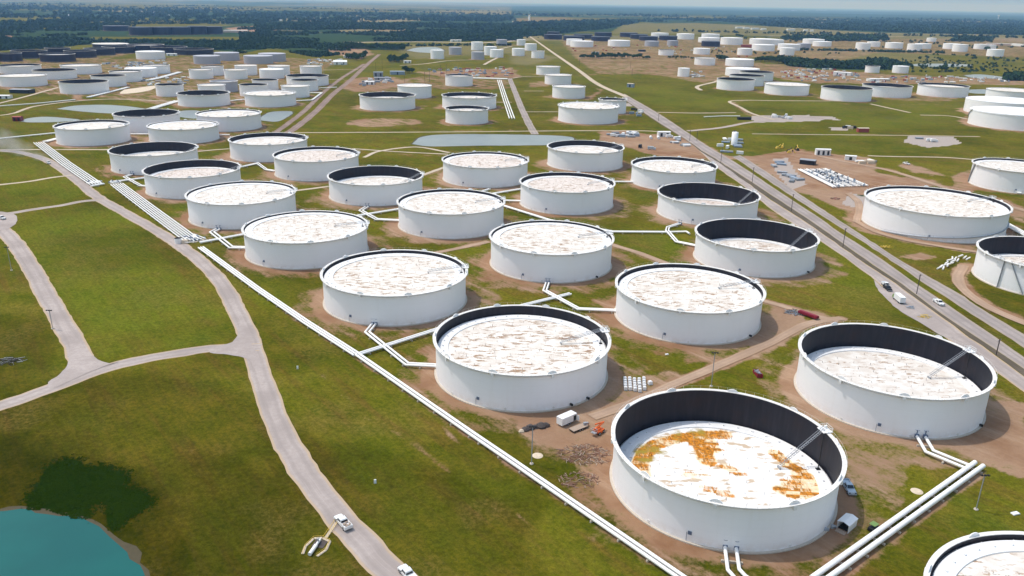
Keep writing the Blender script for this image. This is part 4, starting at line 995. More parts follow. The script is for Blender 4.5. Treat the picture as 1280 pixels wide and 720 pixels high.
def sep_tank():
    q=G(223,304); t=thing('sump_vessel','round dark-topped vessel beside the road at the valve cluster','vessel',(q[0],q[1],0))
    m=MB(); m.lathe([(1.9,0),(1.9,3.0)],24); m.build('shell','shell',t); m=MB(); m.disc(1.9,2.6,24); m.lathe([(1.9,3),(1.7,3.05),(1.7,2.6)],24,sm=False); m.build('lid','green' if False else 'black',t)
    m=MB(); m.box((4,0,1.),(3,2,2.)); m.build('pump_box','tan',t); m=MB(); m.tube([(1.9,0,1),(6,-1.5,1),(9,0,1)],.25,8); m.build('pipe','pipe',t)
sep_tank()
# ------------------------------------------------------------------ vehicles
def ext(prof,w0,w1=None,mi=0,m=None,zin=None):
    """side profile (x,z) extruded over the width, top narrower"""
    zs=[p[1] for p in prof]; lo,hi=min(zs),max(zs); w1=w1 or w0; V=[]
    for s_ in (-1,1):
        for x,z in prof:
            f=(z-lo)/(hi-lo); V.append((x,s_*(w0+(w1-w0)*f*f)/2,z))
    n=len(prof); F=[tuple(range(n)),tuple(range(2*n-1,n-1,-1))]+[((j+1)%n,j,j+n,(j+1)%n+n) for j in range(n)]
    m.add(V,F,mi)
def wheel(t,x,y,r=.42):
    m=MB(); m.tube([(0,-.14,0),(0,.14,0)],r,16); o=m.build('wheel','tyre',t,(x,y,r)); h=MB(); h.tube([(0,-.15,0),(0,.15,0)],r*.55,10); h.build('rim','steel',o)
def pickup(label,a,b=None,paint='whitep',load=None,heading=None,group='pickup trucks'):
    q=G(*a); 
    if heading is None: q2=G(*b); heading=math.atan2(q2[1]-q[1],q2[0]-q[0])
    t=thing('pickup_truck',label,'truck',(q[0],q[1],0.05),heading,group); sc=1.16; t.scale=(sc,)*3
    m=MB(); ext([(-2.9,.55),(-2.9,1.05),(-.7,1.08),(-.7,.62),(.9,.62),(.9,1.12),(2.3,1.06),(2.85,.92),(2.95,.5),(-2.8,.42)],1.95,1.9,m=m)
    m.box((1.85,0,1.0),(1.9,1.7,.22),taper=.9); m.box((.3,0,.85),(3.4,1.96,.5))
    m.box((-1.8,.93,1.18),(2.3,.1,.32)); m.box((-1.8,-.93,1.18),(2.3,.1,.32)); m.box((-2.9,0,1.15),(.1,1.9,.42)); m.build('body',paint,t)
    c=MB(); ext([(-.75,1.05),(-.62,1.62),(-.45,1.83),(.65,1.83),(1.35,1.12),(1.4,1.05)],1.84,1.5,m=c); c.build('cab',paint,t)
    g=MB(); ext([(.70,1.74),(1.28,1.16),(1.34,1.2),(.76,1.79)],1.62,1.36,m=g); g.build('windscreen','glass',t)
    g=MB(); ext([(-.80,1.2),(-.70,1.62),(-.66,1.62),(-.75,1.2)],1.6,1.4,m=g); g.build('rear_window','glass',t)
    for s_ in (-1,1):
        g=MB(); g.box((.22,s_*.86,1.42),(1.55,.10,.42),taper=1,tx=.75); g.build('side_window','glass',t)
        l=MB(); l.box((2.9,s_*.72,.85),(.12,.36,.2)); l.build('headlight','glass',t)
        mm=MB(); mm.box((.95,s_*1.1,1.25),(.15,.25,.2)); mm.build('mirror','black',t)
    b_=MB(); b_.box((-1.8,0,.82),(2.15,1.76,.06)); b_.build('bed_floor','black',t)
    bp=MB(); bp.box((2.98,0,.5),(.14,1.9,.24)); bp.build('bumper','steel',t)
    for x in (-1.95,1.95):
        for y in (-.86,.86): wheel(t,x,y)
    if load:
        l=MB(); r=random.Random(3)
        for k in range(7): l.box((-1.8+r.uniform(-.8,.8),r.uniform(-.6,.6),1.1),(r.uniform(.3,.9),r.uniform(.2,.6),r.uniform(.2,.6)),r.uniform(0,3))
        o=l.build('load','wood',None,(q[0],q[1],.05),heading); o.scale=(sc,)*3; tag(o,'brown load piled in the bed of the white pickup on the gravel road','load')
    return t
pickup('white pickup carrying a brown load down the gravel road',(429,656),(418,644),load=True)
pickup('white pickup entering at the bottom edge on the gravel road',(510,721),(501,710))
pickup('small white pickup trailing dust on the upper left road',(61,204.5),(66,210))
pickup('silver-blue pickup parked in the shadow of the nearest tank',(1060,612),(1068,625),'silver',group='pickup trucks')
pickup('white pickup stopped in the lay-by along the highway',(1107,358),(1115,365))
pickup('white pickup driving on the highway at right',(1173,380),(1182,386))
pickup('white pickup at the left edge where gravel tracks meet',(2,274),(10,276))
pickup('small dark pickup in the lay-by short of the box truck',(1109,362),(1117,369),'black')
pickup('tiny white pickup near the pale hut in the right construction ground',(1133,205.5),(1139,207))
def at(name,label,cat,px,rz=0,group=None):
    q=G(*px); return thing(name,label,cat,(q[0],q[1],0),rz,group)
def head(a,b): p_,q_=G(*a),G(*b); return math.atan2(q_[1]-p_[1],q_[0]-p_[0])
# box trailer with open side, flatbed, lift
t=at('box_trailer','white box trailer with dark open door beside the brown-spotted tank','trailer',(708,529),head((697,535),(722,524)))
m=MB(); m.box((0,0,1.9),(6.6,2.7,2.5)); m.box((0,0,3.17),(6.7,2.8,.06)); m.build('box','whitep',t)
m=MB(); m.box((2.55,-1.37,1.7),(1.3,.06,1.9)); m.build('door_opening','black',t); m=MB(); m.box((3.3,-1.9,1.7),(.08,1.1,1.9),.3); m.build('door','whitep',t)
m=MB(); m.tube([(3.3,0,.7),(5.0,0,.7)],.08,5); m.build('tow_bar','black',t)
for x in (-.6,.5):
    for y in (-1.25,1.25): wheel(t,x,y,.4)
t=at('flatbed_trailer','low plank-decked flatbed trailer beside the white box trailer','trailer',(723,536.5),head((715,541),(733,534)))
m=MB(); m.box((0,0,.72),(6.2,2.5,.16)); m.build('deck','wood',t); m=MB(); m.box((0,0,.58),(6.4,2.6,.14)); m.tube([(3.1,.9,.6),(4.6,0,.6),(3.1,-.9,.6)],.08,5); m.build('frame','black',t)
for x in (-.5,.5):
    for y in (-1.3,1.3): wheel(t,x,y,.36)
q=G(731,533.5); m=MB(); m.box((0,0,1.2),(1.1,.8,.8)); m.box((.9,.2,1.1),(.6,.6,.6)); m.tube([(-.4,.6,1.),(1.2,.6,1.)],.15,6); tag(m.build('toolbox','steel',None,(q[0],q[1],.05),.3),'grey toolbox and gear on the front of the plank flatbed','toolbox')
t=at('boom_lift','orange boom lift parked by the nearest tank','boom lift',(748,541),head((741,546),(756,536))); t.scale=(1.25,)*3
m=MB(); m.box((0,0,.8),(2.6,2.0,.6)); m.box((-.5,0,1.35),(1.7,1.5,.7),taper=.8); m.build('chassis','orange',t)
m=MB(); m.tube([(-1.6,0,1.7),(2.2,0,2.3)],.28,6); m.tube([(2.2,0,2.3),(-1.0,.5,2.7)],.2,6); m.build('boom','orange',t)
m=MB(); 
for z in (1.0,2.0): m.tube([(-2.6,-.7,z),(-1.7,-.7,z),(-1.7,.7,z),(-2.6,.7,z),(-2.6,-.7,z)],.05,5)
for x in (-2.6,-1.7):
    for y in (-.7,.7): m.tube([(x,y,1.),(x,y,2.)],.05,5)
m.box((-2.15,0,.98),(.9,1.4,.06)); m.build('basket','steel',t)
for x in (-.95,.95):
    for y in (-.95,.95): wheel(t,x,y,.48)
for i,(px,py,s_) in enumerate([(656.5,538,1.2),(663,536,1.5),(669,535,1.1),(676,534,1.6),(682,533,1.3),(652,540,.9)]):
    q=G(px,py); m=MB(); V=[]
    r=random.Random(i)
    for lat,rad in ((0,1),(.4,1.05),(.8,.75),(1.1,.3)):
        V+=[(math.cos(2*PI*k/8)*rad*s_*r.uniform(.8,1.2),math.sin(2*PI*k/8)*rad*s_*.8*r.uniform(.8,1.2),lat*s_) for k in range(8)]
    F=[(a*8+k,a*8+(k+1)%8,a*8+8+(k+1)%8,a*8+8+k) for a in range(3) for k in range(8)]+[tuple(range(24,32))]; m.add(V,F)
    tag(m.build('rubble_heap','rock' if i<5 else 'sand',None,(q[0],q[1],0)),['second dark rubble heap in the row beside the box trailer','third and wider dark rubble heap in that row by the trailer','small middle rubble heap in the row left of the trailer','tall rubble heap second nearest the box trailer','rubble heap nearest the white box trailer','pale small mound at the left end of the rubble heaps'][i],'rubble heap',group='rubble heaps left of the trailer')
# sacks in five columns
sk=MB(); sk.box((0,0,.7),(1.2,1.2,1.2),taper=.9); sk.box((0,0,1.42),(.9,.9,.16),taper=.7); sk.box((0,0,.06),(1.35,1.35,.12),mi=1); sm_=sk.mesh('bulk_bag',['pont','black'])
for c_ in range(5):
    x0=781.5+c_*5.9; nrow=5
    for r_ in range(nrow):
        px=x0+r_*.25-.5; py=475.5+r_*3.0+(c_ in(2,3))*1.2+(c_==3)*1.2*(r_>2); q=G(px,py)
        tag(link('bulk_bag',sm_,None,(q[0],q[1],0),random.uniform(-.15,.15)),'white bulk bag in the five rows on the bare ground by the dirt track','bulk bag',group='white bulk bags set out in five rows')
q=G(812.5,480.5); o=tag(link('bulk_bag',sm_,None,(q[0],q[1],0),.3),'lone white bulk bag standing right of the five rows','bulk bag'); o.scale=(1.2,1.2,1)
# shed at the nearest tank, green cart
t=at('site_tent','small white open-ended shelter in the shadow of the nearest tank','shelter',(1058,659),head((1050,664),(1066,650)))
m=MB()
for y in (-1.5,1.5): m.box((0,y,1.2),(5,.08,2.4))
m.box((2.5,0,1.2),(.08,3,2.4)); m.build('wall','whitep',t)
m=MB(); m.add([(-2.6,-1.7,2.4),(2.6,-1.7,2.4),(2.6,0,2.9),(-2.6,0,2.9),(-2.6,1.7,2.4),(2.6,1.7,2.4)],[(0,1,2,3),(3,2,5,4)]); m.add([(2.55,-1.5,2.4),(2.55,1.5,2.4),(2.55,0,2.88)],[(0,1,2)]); m.build('roof','pont',t)
m=MB(); m.box((-3.2,0,.12),(1.6,2.6,.2)); m.build('ramp','wood',t); m=MB(); m.box((0.3,0,.2),(4.2,2.8,.2)); m.build('floor','black',t)
t=at('utility_cart','small green-roofed cart beside the thick slanting pipes','cart',(1091,663),head((1086,666),(1096,660)))
m=MB(); m.box((0,0,.8),(2.8,1.6,.7)); m.build('body','black',t); m=MB(); m.box((0,0,2.1),(2.0,1.7,.12)); m.build('roof','green',t); m=MB()
for x in (-.9,.9):
    for y in (-.75,.75): m.tube([(x,y,1.),(x,y,2.1)],.05,5)
m.build('roof_frame','black',t)
for x in (-.95,.95):
    for y in (-.75,.75): wheel(t,x,y,.36)
for px,py,l in ((1031,664,'small heap of grey gear against the foot of the nearest tank'),(1040,660,'upright grey drum between the shelter and the nearest tank')):
    q=G(px,py); m=MB(); m.lathe([(.4,0),(.42,.5),(.38,1.),(.02,1.02)],12); m.box((.7,.2,.3),(.8,.6,.6),.4); tag(m.build('drum','steel',None,(q[0],q[1],0)),l,'drum')
# red skip, red trailer, scrap
t=at('waste_skip','dark red skip holding grey junk, on grass right of the dirt track','skip',(947,469),head((943,464),(951,474)))
m=MB(); m.box((0,0,.1),(5,2,.15)); 
for y in (-1,1): m.box((0,y,.75),(5,.1,1.3))
for x in (-2.5,2.5): m.box((x,0,.75),(.1,2,1.3))
m.build('body','red',t); m=MB(); r=random.Random(2)
for k in range(14): m.box((r.uniform(-2,1),r.uniform(-.6,.6),.9+r.uniform(0,.6)),(r.uniform(.3,1.5),.3,.3),r.uniform(0,3))
tag(m.build('scrap','steel',None,t.location,t.rotation_euler.z),'grey scrap lying in the dark red skip on the grass','scrap')
t=at('low_trailer','long dark red trailer beside the track above the big right tank','trailer',(1010,396),head((998,391),(1020,399)))
m=MB(); m.box((0,0,1.2),(9.5,2.3,.9)); m.box((0,0,1.75),(9.0,1.7,.25)); m.build('body','red',t); m=MB(); m.tube([(4.5,0,.8),(6.3,0,.7)],.1,6); m.build('tow_bar','black',t)
for x in (-3.4,-2.4):
    for y in (-1.1,1.1): wheel(t,x,y,.42)
def heap(name,label,cat,px,rad,mats,n,seed,L=2.,group=None,zz=1.2):
    q=G(*px); r=random.Random(seed); m=MB()
    for k in range(n):
        a=r.uniform(0,2*PI); d=rad*math.sqrt(r.random()); x,y=d*math.cos(a),d*math.sin(a)*.7; z=r.uniform(.1,zz)*(1-d/rad*.7); b=r.uniform(0,2*PI); l=r.uniform(.4,1)*L
        m.tube([(x-l*math.cos(b),y-l*math.sin(b),max(.05,z-.1)),(x+l*math.cos(b),y+l*math.sin(b),z+r.uniform(-.1,.3))],r.uniform(.04,.13),5,mi=r.randrange(len(mats)))
    return tag(m.build(name,mats,None,(q[0],q[1],0)),label,cat,group)
heap('scrap_pile','grey scrap pile beside the long dark red trailer','scrap pile',(991,391),4.,['steel','bluegrey','black'],60,4,1.8,zz=1.6)
heap('brush_pile','scattered dry brushwood on bare soil left of the nearest tank','brush pile',(731,568),8.5,['brush','brush','wood'],260,5,1.2,zz=.4)
heap('brush_pile','dry brushwood trail further down the left side of the nearest tank','brush pile',(724,600),6,['brush','brush','wood'],120,6,1.1,zz=.3)
heap('scrap_pile','dark junk at the left edge on grass beside the track','scrap pile',(12,452),5,['black','rock','steel'],60,7,2.0,zz=1.6)
# valve platform with yellow railing and short white pipe by the road
t=at('launcher_station','yellow-railed pit with a white launcher pipe beside the gravel road','pipe station',(396,683),head((385,692),(402,668))); t.scale=(.8,)*3
P=[(-4.5,-2.2),(-1,-3.6),(3.2,-3.0),(4.2,0),(3.2,2.6),(-1,3.4),(-4.5,2.6)]
m=MB(); 
for a,b in zip(P,P[1:]): 
    L=math.dist(a,b); m.box(((a[0]+b[0])/2,(a[1]+b[1])/2,.12),(L,.9,.18),math.atan2(b[1]-a[1],b[0]-a[0]))
m.build('walkway','sand',t); m=MB()
for a,b in zip(P,P[1:]):
    m.tube([(a[0],a[1],1.1),(b[0],b[1],1.1)],.05,5); m.tube([(a[0],a[1],.6),(b[0],b[1],.6)],.04,5); n_=max(2,int(math.dist(a,b)/1.2))
    for k in range(n_+1): m.tube([(a[0]+(b[0]-a[0])*k/n_,a[1]+(b[1]-a[1])*k/n_,.1),(a[0]+(b[0]-a[0])*k/n_,a[1]+(b[1]-a[1])*k/n_,1.1)],.07,5)
m.build('railing','yellow',t)
m=MB(); m.box((8.5,-1.,.14),(9,1.0,.2)); m.build('footbridge','sand',t); m=MB()
for y in (-1.6,-.4):
    m.tube([(4.2,y,1.1),(13,y,1.1)],.06,5)
    for k in range(8): m.tube([(4.2+k*1.25,y,.1),(4.2+k*1.25,y,1.1)],.06,5)
m.build('handrail','yellow',t)
m=MB(); m.box((1.4,-.3,.05),(3.8,4,.06)); m.build('pit_floor','rock',t)
m=MB(); m.tube([(-5,0,.8),(-1,0,.8),(-.5,0,.8)],.62,12); m.tube([(-.5,0,.8),(2.6,0,.8)],.4,10); m.build('launcher_pipe','pipe',t); m=MB(); m.tube([(1.2,0,.8),(1.2,0,2.2)],.25,8); m.lathe([(.5,2.2),(.62,2.25),(.5,2.3)],12,c=(1.2,0,0)); m.build('valve','steel',t)
# sand discs, white slab
for px,py,l in ((672,569.5,'pale round sand mound on grass left of the brushwood'),(1146,614,'pale round sand mound near the thick slanting pipes')):
    q=G(px,py); m=MB(); m.lathe([(1.7,.0),(1.3,.16),(1.0,.3),(.6,.22),(.02,.1)],20); tag(m.build('sand_mound','sand',None,(q[0],q[1],0)),l,'mound')
for px,py,l,s_ in ((1269,642.5,'small white slab on the grass at the right edge',1.6),(469,604,'tiny white marker post in the lower meadow',.5),(833.5,443.5,'little white sheet on grass under the full brown-flecked tank',1.),(372,461,'tiny white marker post beside the gravel road',.5)):
    q=G(px,py); m=MB(); m.box((0,0,.25 if s_>.8 else .6),(s_*1.4,s_*.8,.3 if s_>.8 else 1.2),.3,taper=.9); tag(m.build('marker','whitep',None,(q[0],q[1],0)),l,'marker')
# stacked white pipe sections right of the highway
PS=MB(); PS.tube([(-2.6,0,.45),(2.6,0,.45)],.45,10); PSM=PS.mesh('stored_pipe','pipe')
for i,(px,py) in enumerate([(1176,334),(1180,332.5),(1184,334),(1188,332),(1183,329.5),(1187,327.5),(1191,329),(1190,325.5),(1194,324),(1197,326),(1200,322.5),(1206,322.5),(1210,324),(1174,335.5),(1179,336)]):
    q=G(px,py); tag(link('stored_pipe',PSM,None,(q[0],q[1],random.choice((0,0,.85))),random.uniform(.5,1.1)),'white pipe section lying in the pile on grass below the very wide tank','pipe section',group='white pipe sections piled on the grass')
# lay-by: box truck, plant
def boxtruck(label,a,b,box='whitep',cab='green',L=7.,cat='truck',group=None,name='box_truck'):
    q=G(*a); t=thing(name,label,cat,(q[0],q[1],0.03),head(a,b),group)
    m=MB(); m.box((-.6,0,2.2),(L,2.5,2.6)); m.build('box',box,t); m=MB(); ext([(L/2-.3,.8),(L/2-.3,2.5),(L/2+.7,2.5),(L/2+1.3,1.7),(L/2+1.5,.8)],2.2,2.,m=m); m.build('cab',cab,t)
    m=MB(); m.box((L/2+1.12,0,1.9),(.1,1.8,.6)); m.build('windscreen','glass',t); m=MB(); m.box((0,0,.75),(L+1,1.4,.25)); m.build('frame','black',t)
    for x in (-L*.33,L*.42):
        for y in (-1.1,1.1): wheel(t,x,y,.48)
    return t
boxtruck('box truck with pale blue box and dark green cab in the highway lay-by',(1123,377),(1117,372),'pont','green')
heap('machine_parts','small grey machine parts on the lay-by behind the box truck','machine parts',(1138,385),2.,['steel','bluegrey'],30,8,1.2,zz=1.3)
heap('machine_parts','yellow machine parts at the end of the highway lay-by','machine parts',(1156,397),2.4,['yellow','yellow','steel'],36,9,1.3,zz=2.2)
heap('machine_parts','yellow frame scraps on the grass between access road and wide tank','machine parts',(1108,309),3.,['yellow','yellow'],26,10,1.6,zz=1.4)
heap('scrap_pile','dark red scrap on bare ground below the pipe yard','scrap pile',(1044,249),3.,['red','red','black'],26,11,2.,zz=1.6)
heap('scrap_pile','green and black parts by the left side of the very wide tank','scrap pile',(1078,245),3.,['green','black'],20,12,2.4,zz=1.4)
# light masts and power poles
def pole(label,b,t_,name='light_mast',cat='light mast',group=None,cross=False):
    q,h=hgt(b,t_); t=thing(name,label,cat,(q[0],q[1],0),0,group); m=MB(); m.tube([(0,0,0),(0,0,h*.5),(0,0,h)],.14 if not cross else .2,8); m.build('mast','pole' if cross else 'steel',t)
    if cross:
        c=MB(); c.box((0,0,h-.6),(2.4,.16,.18),.6); c.build('crossarm','pole',t)
        for x in (-1,0,1): i=MB(); i.tube([(x*math.cos(.6),x*math.sin(.6),h-.5),(x*math.cos(.6),x*math.sin(.6),h-.1)],.09,6); i.build('insulator','steel',t)
    else:
        c=MB(); c.box((0,0,h),(2.,.2,.12)); c.build('crossbar','black',t)
        for x in (-.9,0,.9): l=MB(); l.box((x,-.25,h+.12),(.55,.55,.35)); l.build('floodlight','black',t)
        f=MB(); f.lathe([(.6,.0),(.6,.3),(.02,.3)],12); f.build('footing','conc',t)
    return t
pole('tall floodlight mast by the dirt track above the nearest tank',(889,483),(893.5,441))
pole('tall floodlight mast on bare ground between the rubble heaps and the pipes',(664.5,580),(666,533))
pole('floodlight mast on the grass right of the thick slanting pipes',(1220,637),(1228,594))
pole('lamp mast at the bend of the left gravel track',(66,411),(60.5,388))
pole('lamp mast on the left edge track below the junction',(14.5,338),(7.5,309))
for l,b,t_ in (('power pole between service road and highway, nearest the box truck',(1145.6,367.5),(1150,343)),('power pole beside the highway left of the very wide tank',(1053.5,309),(1056,285)),('power pole beside the highway above the dark deep tank',(989,264),(991.5,242.5)),('power pole beside the highway short of the equipment yard',(940,229),(941,209)),
    ('power pole beside the highway at the equipment yard',(901,203),(901.5,185)),('thin power pole left of the highway at the yard',(862,176),(862.5,163)),('power pole standing right of the highway near the white cylinder',(871,176),(871,164)),('far power pole by the highway bend',(823,151),(823.2,142)),('power pole near the right edge by the lay-by end',(1245,444),(1250,424))):
    pole(l,b,t_,'power_pole','power pole','power poles along the highway',True)
mastg='thin masts around the middle pump station'
for i,(x,y) in enumerate([(531,104),(537,103),(506,108),(551,95),(558,94),(470,92),(478,88),(640,95),(606,95),(790,95),(788,86),(724,83)]):
    pole(f'{WDS[i]} thin mast from the left around the pump station' if 0 else 'thin dark mast standing around the middle pump station',(x,y),(x,y-14 if x<600 else y-9),'power_pole','power pole',mastg,True)
# ------------------------------------------------------------------ small buildings
def shed(label,px,px2,d,h,wall='whitep',roof='pont',name='shed',cat='building',gable=.5,doors=2,rz=None,group=None):
    a,b=G(*px),G(*px2); L=math.dist(a,b); rz=math.atan2(b[1]-a[1],b[0]-a[0]); t=thing(name,label,cat,((a[0]+b[0])/2,(a[1]+b[1])/2,0),rz,group)
    m=MB(); m.box((0,d/2,h/2),(L,d,h)); m.build('wall',wall,t); m=MB()
    m.add([(-L/2-.3,-.3,h),(L/2+.3,-.3,h),(L/2+.3,d/2,h+gable),(-L/2-.3,d/2,h+gable),(-L/2-.3,d+.3,h),(L/2+.3,d+.3,h),(-L/2-.3,-.3,h-.15),(L/2+.3,-.3,h-.15)],[(0,1,2,3),(3,2,5,4),(6,7,1,0),(0,3,4),(1,5,2)]); m.build('roof',roof,t)
    for k in range(doors):
        x=-L/2+L*(k+.5)/doors; g=MB(); g.box((x,-.03,h*.42),(min(2.4,L/doors*.45),.08,h*.7)); g.build('door','black',t)
    return t
shed('grey-roofed open shed left of the first white tanks at the left edge',(12,116.5),(37,117),14,5,'black','greyroof',doors=1)
shed('small white hut at the far left edge',(-3,123.5),(12,123.5),10,4,'pont','pont')
shed('dark red hut between the left ponds',(16,151.5),(26,151.5),7,4.5,'red','redb')
shed('dark open-sided shed in the right construction ground',(999,205),(1018,207),8,4,'black','greyroof',doors=3)
shed('white trailer office with grey side beyond the open shed',(1020,194),(1038,194.5),5,5.5,'pont','pont',doors=3)
shed('long white cabin with dark doorway at the upper right track',(1056,200),(1070,201),4,4,'pont','pont',doors=1)
shed('pale cabin in the equipment yard by the highway',(823,171),(838,171),6,5,'pont','pont')
shed('black roofed rack at the junction right of the highway',(923,150),(939,150),5,3,'black','black',doors=0)
shed('pink-sided shed on the grey apron at right',(1073,165.5),(1086,165.5),5,4.5,'redb','tan',doors=0)
shed('pale blue-grey hall among trees at the pump station',(488,93.5),(506,93.5),14,6,'bluegrey','bluegrey',doors=1)
shed('white gabled hall at the diagonal road',(456,106),(468,106),12,5,'pont','pont')
shed('low grey hall behind the white gabled one',(468,100),(489,100),12,4,'greyroof','greyroof')
shed('stacked grey block building by the diagonal road',(467,96),(479,96),10,8,'greyroof','bluegrey')
shed('long white hall on the bare strip before the woods',(564,52),(577,52),12,6,'pont','pont')
shed('white domed hall left of the diagonal road',(417,81),(434,81),18,6,'pont','pont',gable=3)
shed('white hall beside the tree clump at the left road',(430,72.5),(442,72.5),12,5,'pont','pont')
shed('white hut left of the tree clump by the road',(505,79),(514,79),8,5,'pont','pont')
shed('small white cabin by the left grey tanks',(208,70),(221,70),12,5,'pont','pont')
shed('long white hall far among the right tanks',(1264,57),(1278,58),20,8,'pont','pont',doors=0)
shed('long pale roof far right behind the tanks',(1233,56),(1264,57),20,6,'pinkc','pont',doors=0)
shed('far white barn right of the black tank row',(279,40.5),(309,41),30,8,'pinkc','pont',doors=0)
shed('white gable halls in the right yard',(1088,102),(1099,102),14,5,'pont','pont',doors=1)
shed('second white gable hall in the right yard',(1099,101.5),(1112,101.5),14,4,'tan','pont',doors=1)
shed('white hall amid the colourful equipment yard',(1041,93.5),(1063,95),16,6,'pont','pont',doors=2)
shed('grey shed amid the dry ground left of the tree row',(741,67.5),(749,67.5),10,5,'bluegrey','greyroof')
shed('black container rack on the dry ground',(799,64.5),(807,64.5),8,5,'black','black',doors=0)
shed('blue-grey cabin on the apron beside the highway',(783.5,109),(791,109.5),8,6,'bluegrey','tan',doors=1)
shed('dark red container stack beyond the right tanks',(926,59),(940,59.5),12,8,'redb','redb',doors=0)
for i,(px,py,w_) in enumerate([(921,35.5,20),(930,36.2,14),(940,37,18),(952,37.6,12),(985,38,18),(1005,39,10),(1013,39.4,8),(1047,35.8,6),(1020,12.8,30),(990,13.3,40)]):
    shed(f'{WDS[i]} tiny white farm hall from the left on the far plain',(px,py),(px+w_*.5,py+.1),20,9,'pont','pont',doors=0,group='far white halls')
for i,(px,py) in enumerate([(86,19.6),(175,14.5),(233,14),(270,10),(350,26),(402,12),(128,24),(192,16),(210,20),(255,20.5),(570,14),(460,12.5)]):
    shed(f'{WDS[i]} tiny pale farmhouse from the left in the far left country',(px,py),(px+2.6,py),15,7,'pont','pont',doors=0,group='far farmhouses')
# white cylinder tower, tall water tower
t=at('silo','slim white upright cylinder on bare ground right of the highway','silo',(917.5,181)); m=MB(); m.lathe([(3.1,0),(3.1,12.5),(.05,13.2)],28); m.build('shell','shell',t); m=MB(); m.box((1.5,2.6,6.5),(.9,.6,13)); m.build('ladder','steel',t); m=MB(); m.box((-.8,.6,13.5),(2,2,.7)); m.build('hatch','black',t)
q=G(1247.5,24.5); t=thing('water_tower','tall white water tower on the far right skyline','water tower',(q[0],q[1],0)); m=MB(); m.tube([(0,0,0),(0,0,48)],5,12); m.build('stem','pont',t); m=MB(); m.lathe([(4,44),(12,50),(13,58),(9,64),(.1,66)],20); m.build('tank_bowl','pont',t)
q=G(661.5,26.3); t=thing('water_tower','slim pale tower rising behind the far pinkish field','water tower',(q[0],q[1],0)); m=MB(); m.lathe([(7,0),(7,36),(.1,40)],16); m.build('stem','pont',t); m=MB(); m.lathe([(7.3,30),(8.2,33),(7.3,36)],16); m.build('rim','rim',t)
# ------------------------------------------------------------------ equipment yards
def yard(spec,poly,n,seed,label,name,cat,group):
    xs=[p[0] for p in poly]; ys=[p[1] for p in poly]; r=random.Random(seed); k=0; tries=0; cache={}
    while k<n and tries<n*60:
        tries+=1; x,y=r.uniform(min(xs),max(xs)),r.uniform(min(ys),max(ys))
        if not pip(np.array([x]),np.array([y]),poly)[0]: continue
        q=G(x,y); v=r.choice(spec); key=v
        if key not in cache:
            kind,mat=v; m=MB()
            if kind=='cont': m.box((0,0,1.4),(6.2,2.5,2.6)); m.box((0,0,.08),(6,2.3,.14)); m.box((3.14,0,1.4),(.06,.1,2.3))
            elif kind=='truck':
                m.box((-.8,0,2.0),(5.6,2.4,2.3)); m.box((3.2,0,1.5),(1.7,2.2,1.9),taper=.8)
                for wx in (-2.6,2.6):
                    for wy in (-1,1): m.tube([(wx,wy-.15,.5),(wx,wy+.15,.5)],.5,8)
            elif kind=='rack':
                for zz in range(2):
                    for yy in range(4): m.tube([(-4,yy*.9-1.4,.45+zz*.85),(4,yy*.9-1.4,.45+zz*.85)],.42,6)
            elif kind=='digger':
                m.box((0,0,.6),(3.6,2.4,.8)); m.box((-.3,0,1.6),(2.2,2.,1.4),taper=.8); m.tube([(.6,0,1.8),(3.2,0,4.0),(5.,0,1.2)],.25,6); m.box((5.1,0,.7),(.9,1.1,.9))
            elif kind=='tank': m.tube([(-3,0,1.6),(3,0,1.6)],1.3,12); m.box((-2,0,.3),(.4,2,.6)); m.box((2,0,.3),(.4,2,.6))
            cache[key]=m.mesh(name,mat)
        tag(link(name,cache[key],None,(q[0],q[1],0.02),r.uniform(-.5,.5)+(1.57 if r.random()<.25 else 0)),label,cat,group); k+=1
yard([('truck','pont'),('truck','pont'),('cont','pont'),('rack','steel'),('rack','pipe'),('cont','bluegrey')],[(762,165),(800,166),(800,172),(762,172)],16,1,'parked truck or rack in the gravel yard below the highway','parked_equipment','equipment','equipment in the gravel yard below the highway')
yard([('truck','pont'),('rack','pipe'),('rack','steel')],[(835,171),(858,172),(860,183),(842,184),(835,176)],9,2,'pipe rack or trailer at the edge of the yard beside the highway','parked_equipment','equipment','equipment at the highway edge of the yard')
yard([('tank','pont')],[(811,172),(826,172),(826,174),(811,174)],2,21,'long white tank trailer before the pale cabin','tank_trailer','trailer','white tank trailers')
yard([('truck','black'),('cont','bluegrey'),('truck','pont')],[(785,138),(800,138),(804,146),(790,145)],6,3,'dark vehicle parked by the highway at the small tank','parked_vehicle','vehicle','vehicles parked by the small tank')
yard([('truck','silver'),('truck','black')],[(800,184),(815,184),(815,190),(800,190)],2,31,'dark truck in the yard above the clean-roofed tank','parked_vehicle','vehicle','trucks in the yard')
yard([('rack','steel'),('rack','bluegrey'),('cont','pont'),('rack','pipe')],[(900,172),(935,173),(930,192),(905,196),(897,180)],12,4,'pipe rack near the slim white cylinder','parked_equipment','equipment','racks around the slim white cylinder')
yard([('digger','yellow'),('digger','orange'),('digger','black')],[(965,184),(998,186),(998,192),(966,190)],6,5,'yellow digger in the upper corner of the construction ground','digger','digger','diggers in the construction ground')
yard([('rack','steel'),('rack','bluegrey'),('rack','steel')],[(962,205),(975,203),(1000,226),(990,228)],10,6,'grey pipe rack on the bare ground left of the pipe yard','pipe_rack','pipe rack','grey pipe racks left of the pipe yard')
yard([('cont','pont'),('cont','bluegrey'),('truck','pont'),('rack','steel'),('cont','redb'),('cont','tan'),('rack','pipe')],[(975,88),(1040,86),(1072,92),(1075,101),(1010,103),(978,97)],95,7,'container or rack in the crowded pale yard right of centre','parked_equipment','equipment','containers in the crowded pale yard')
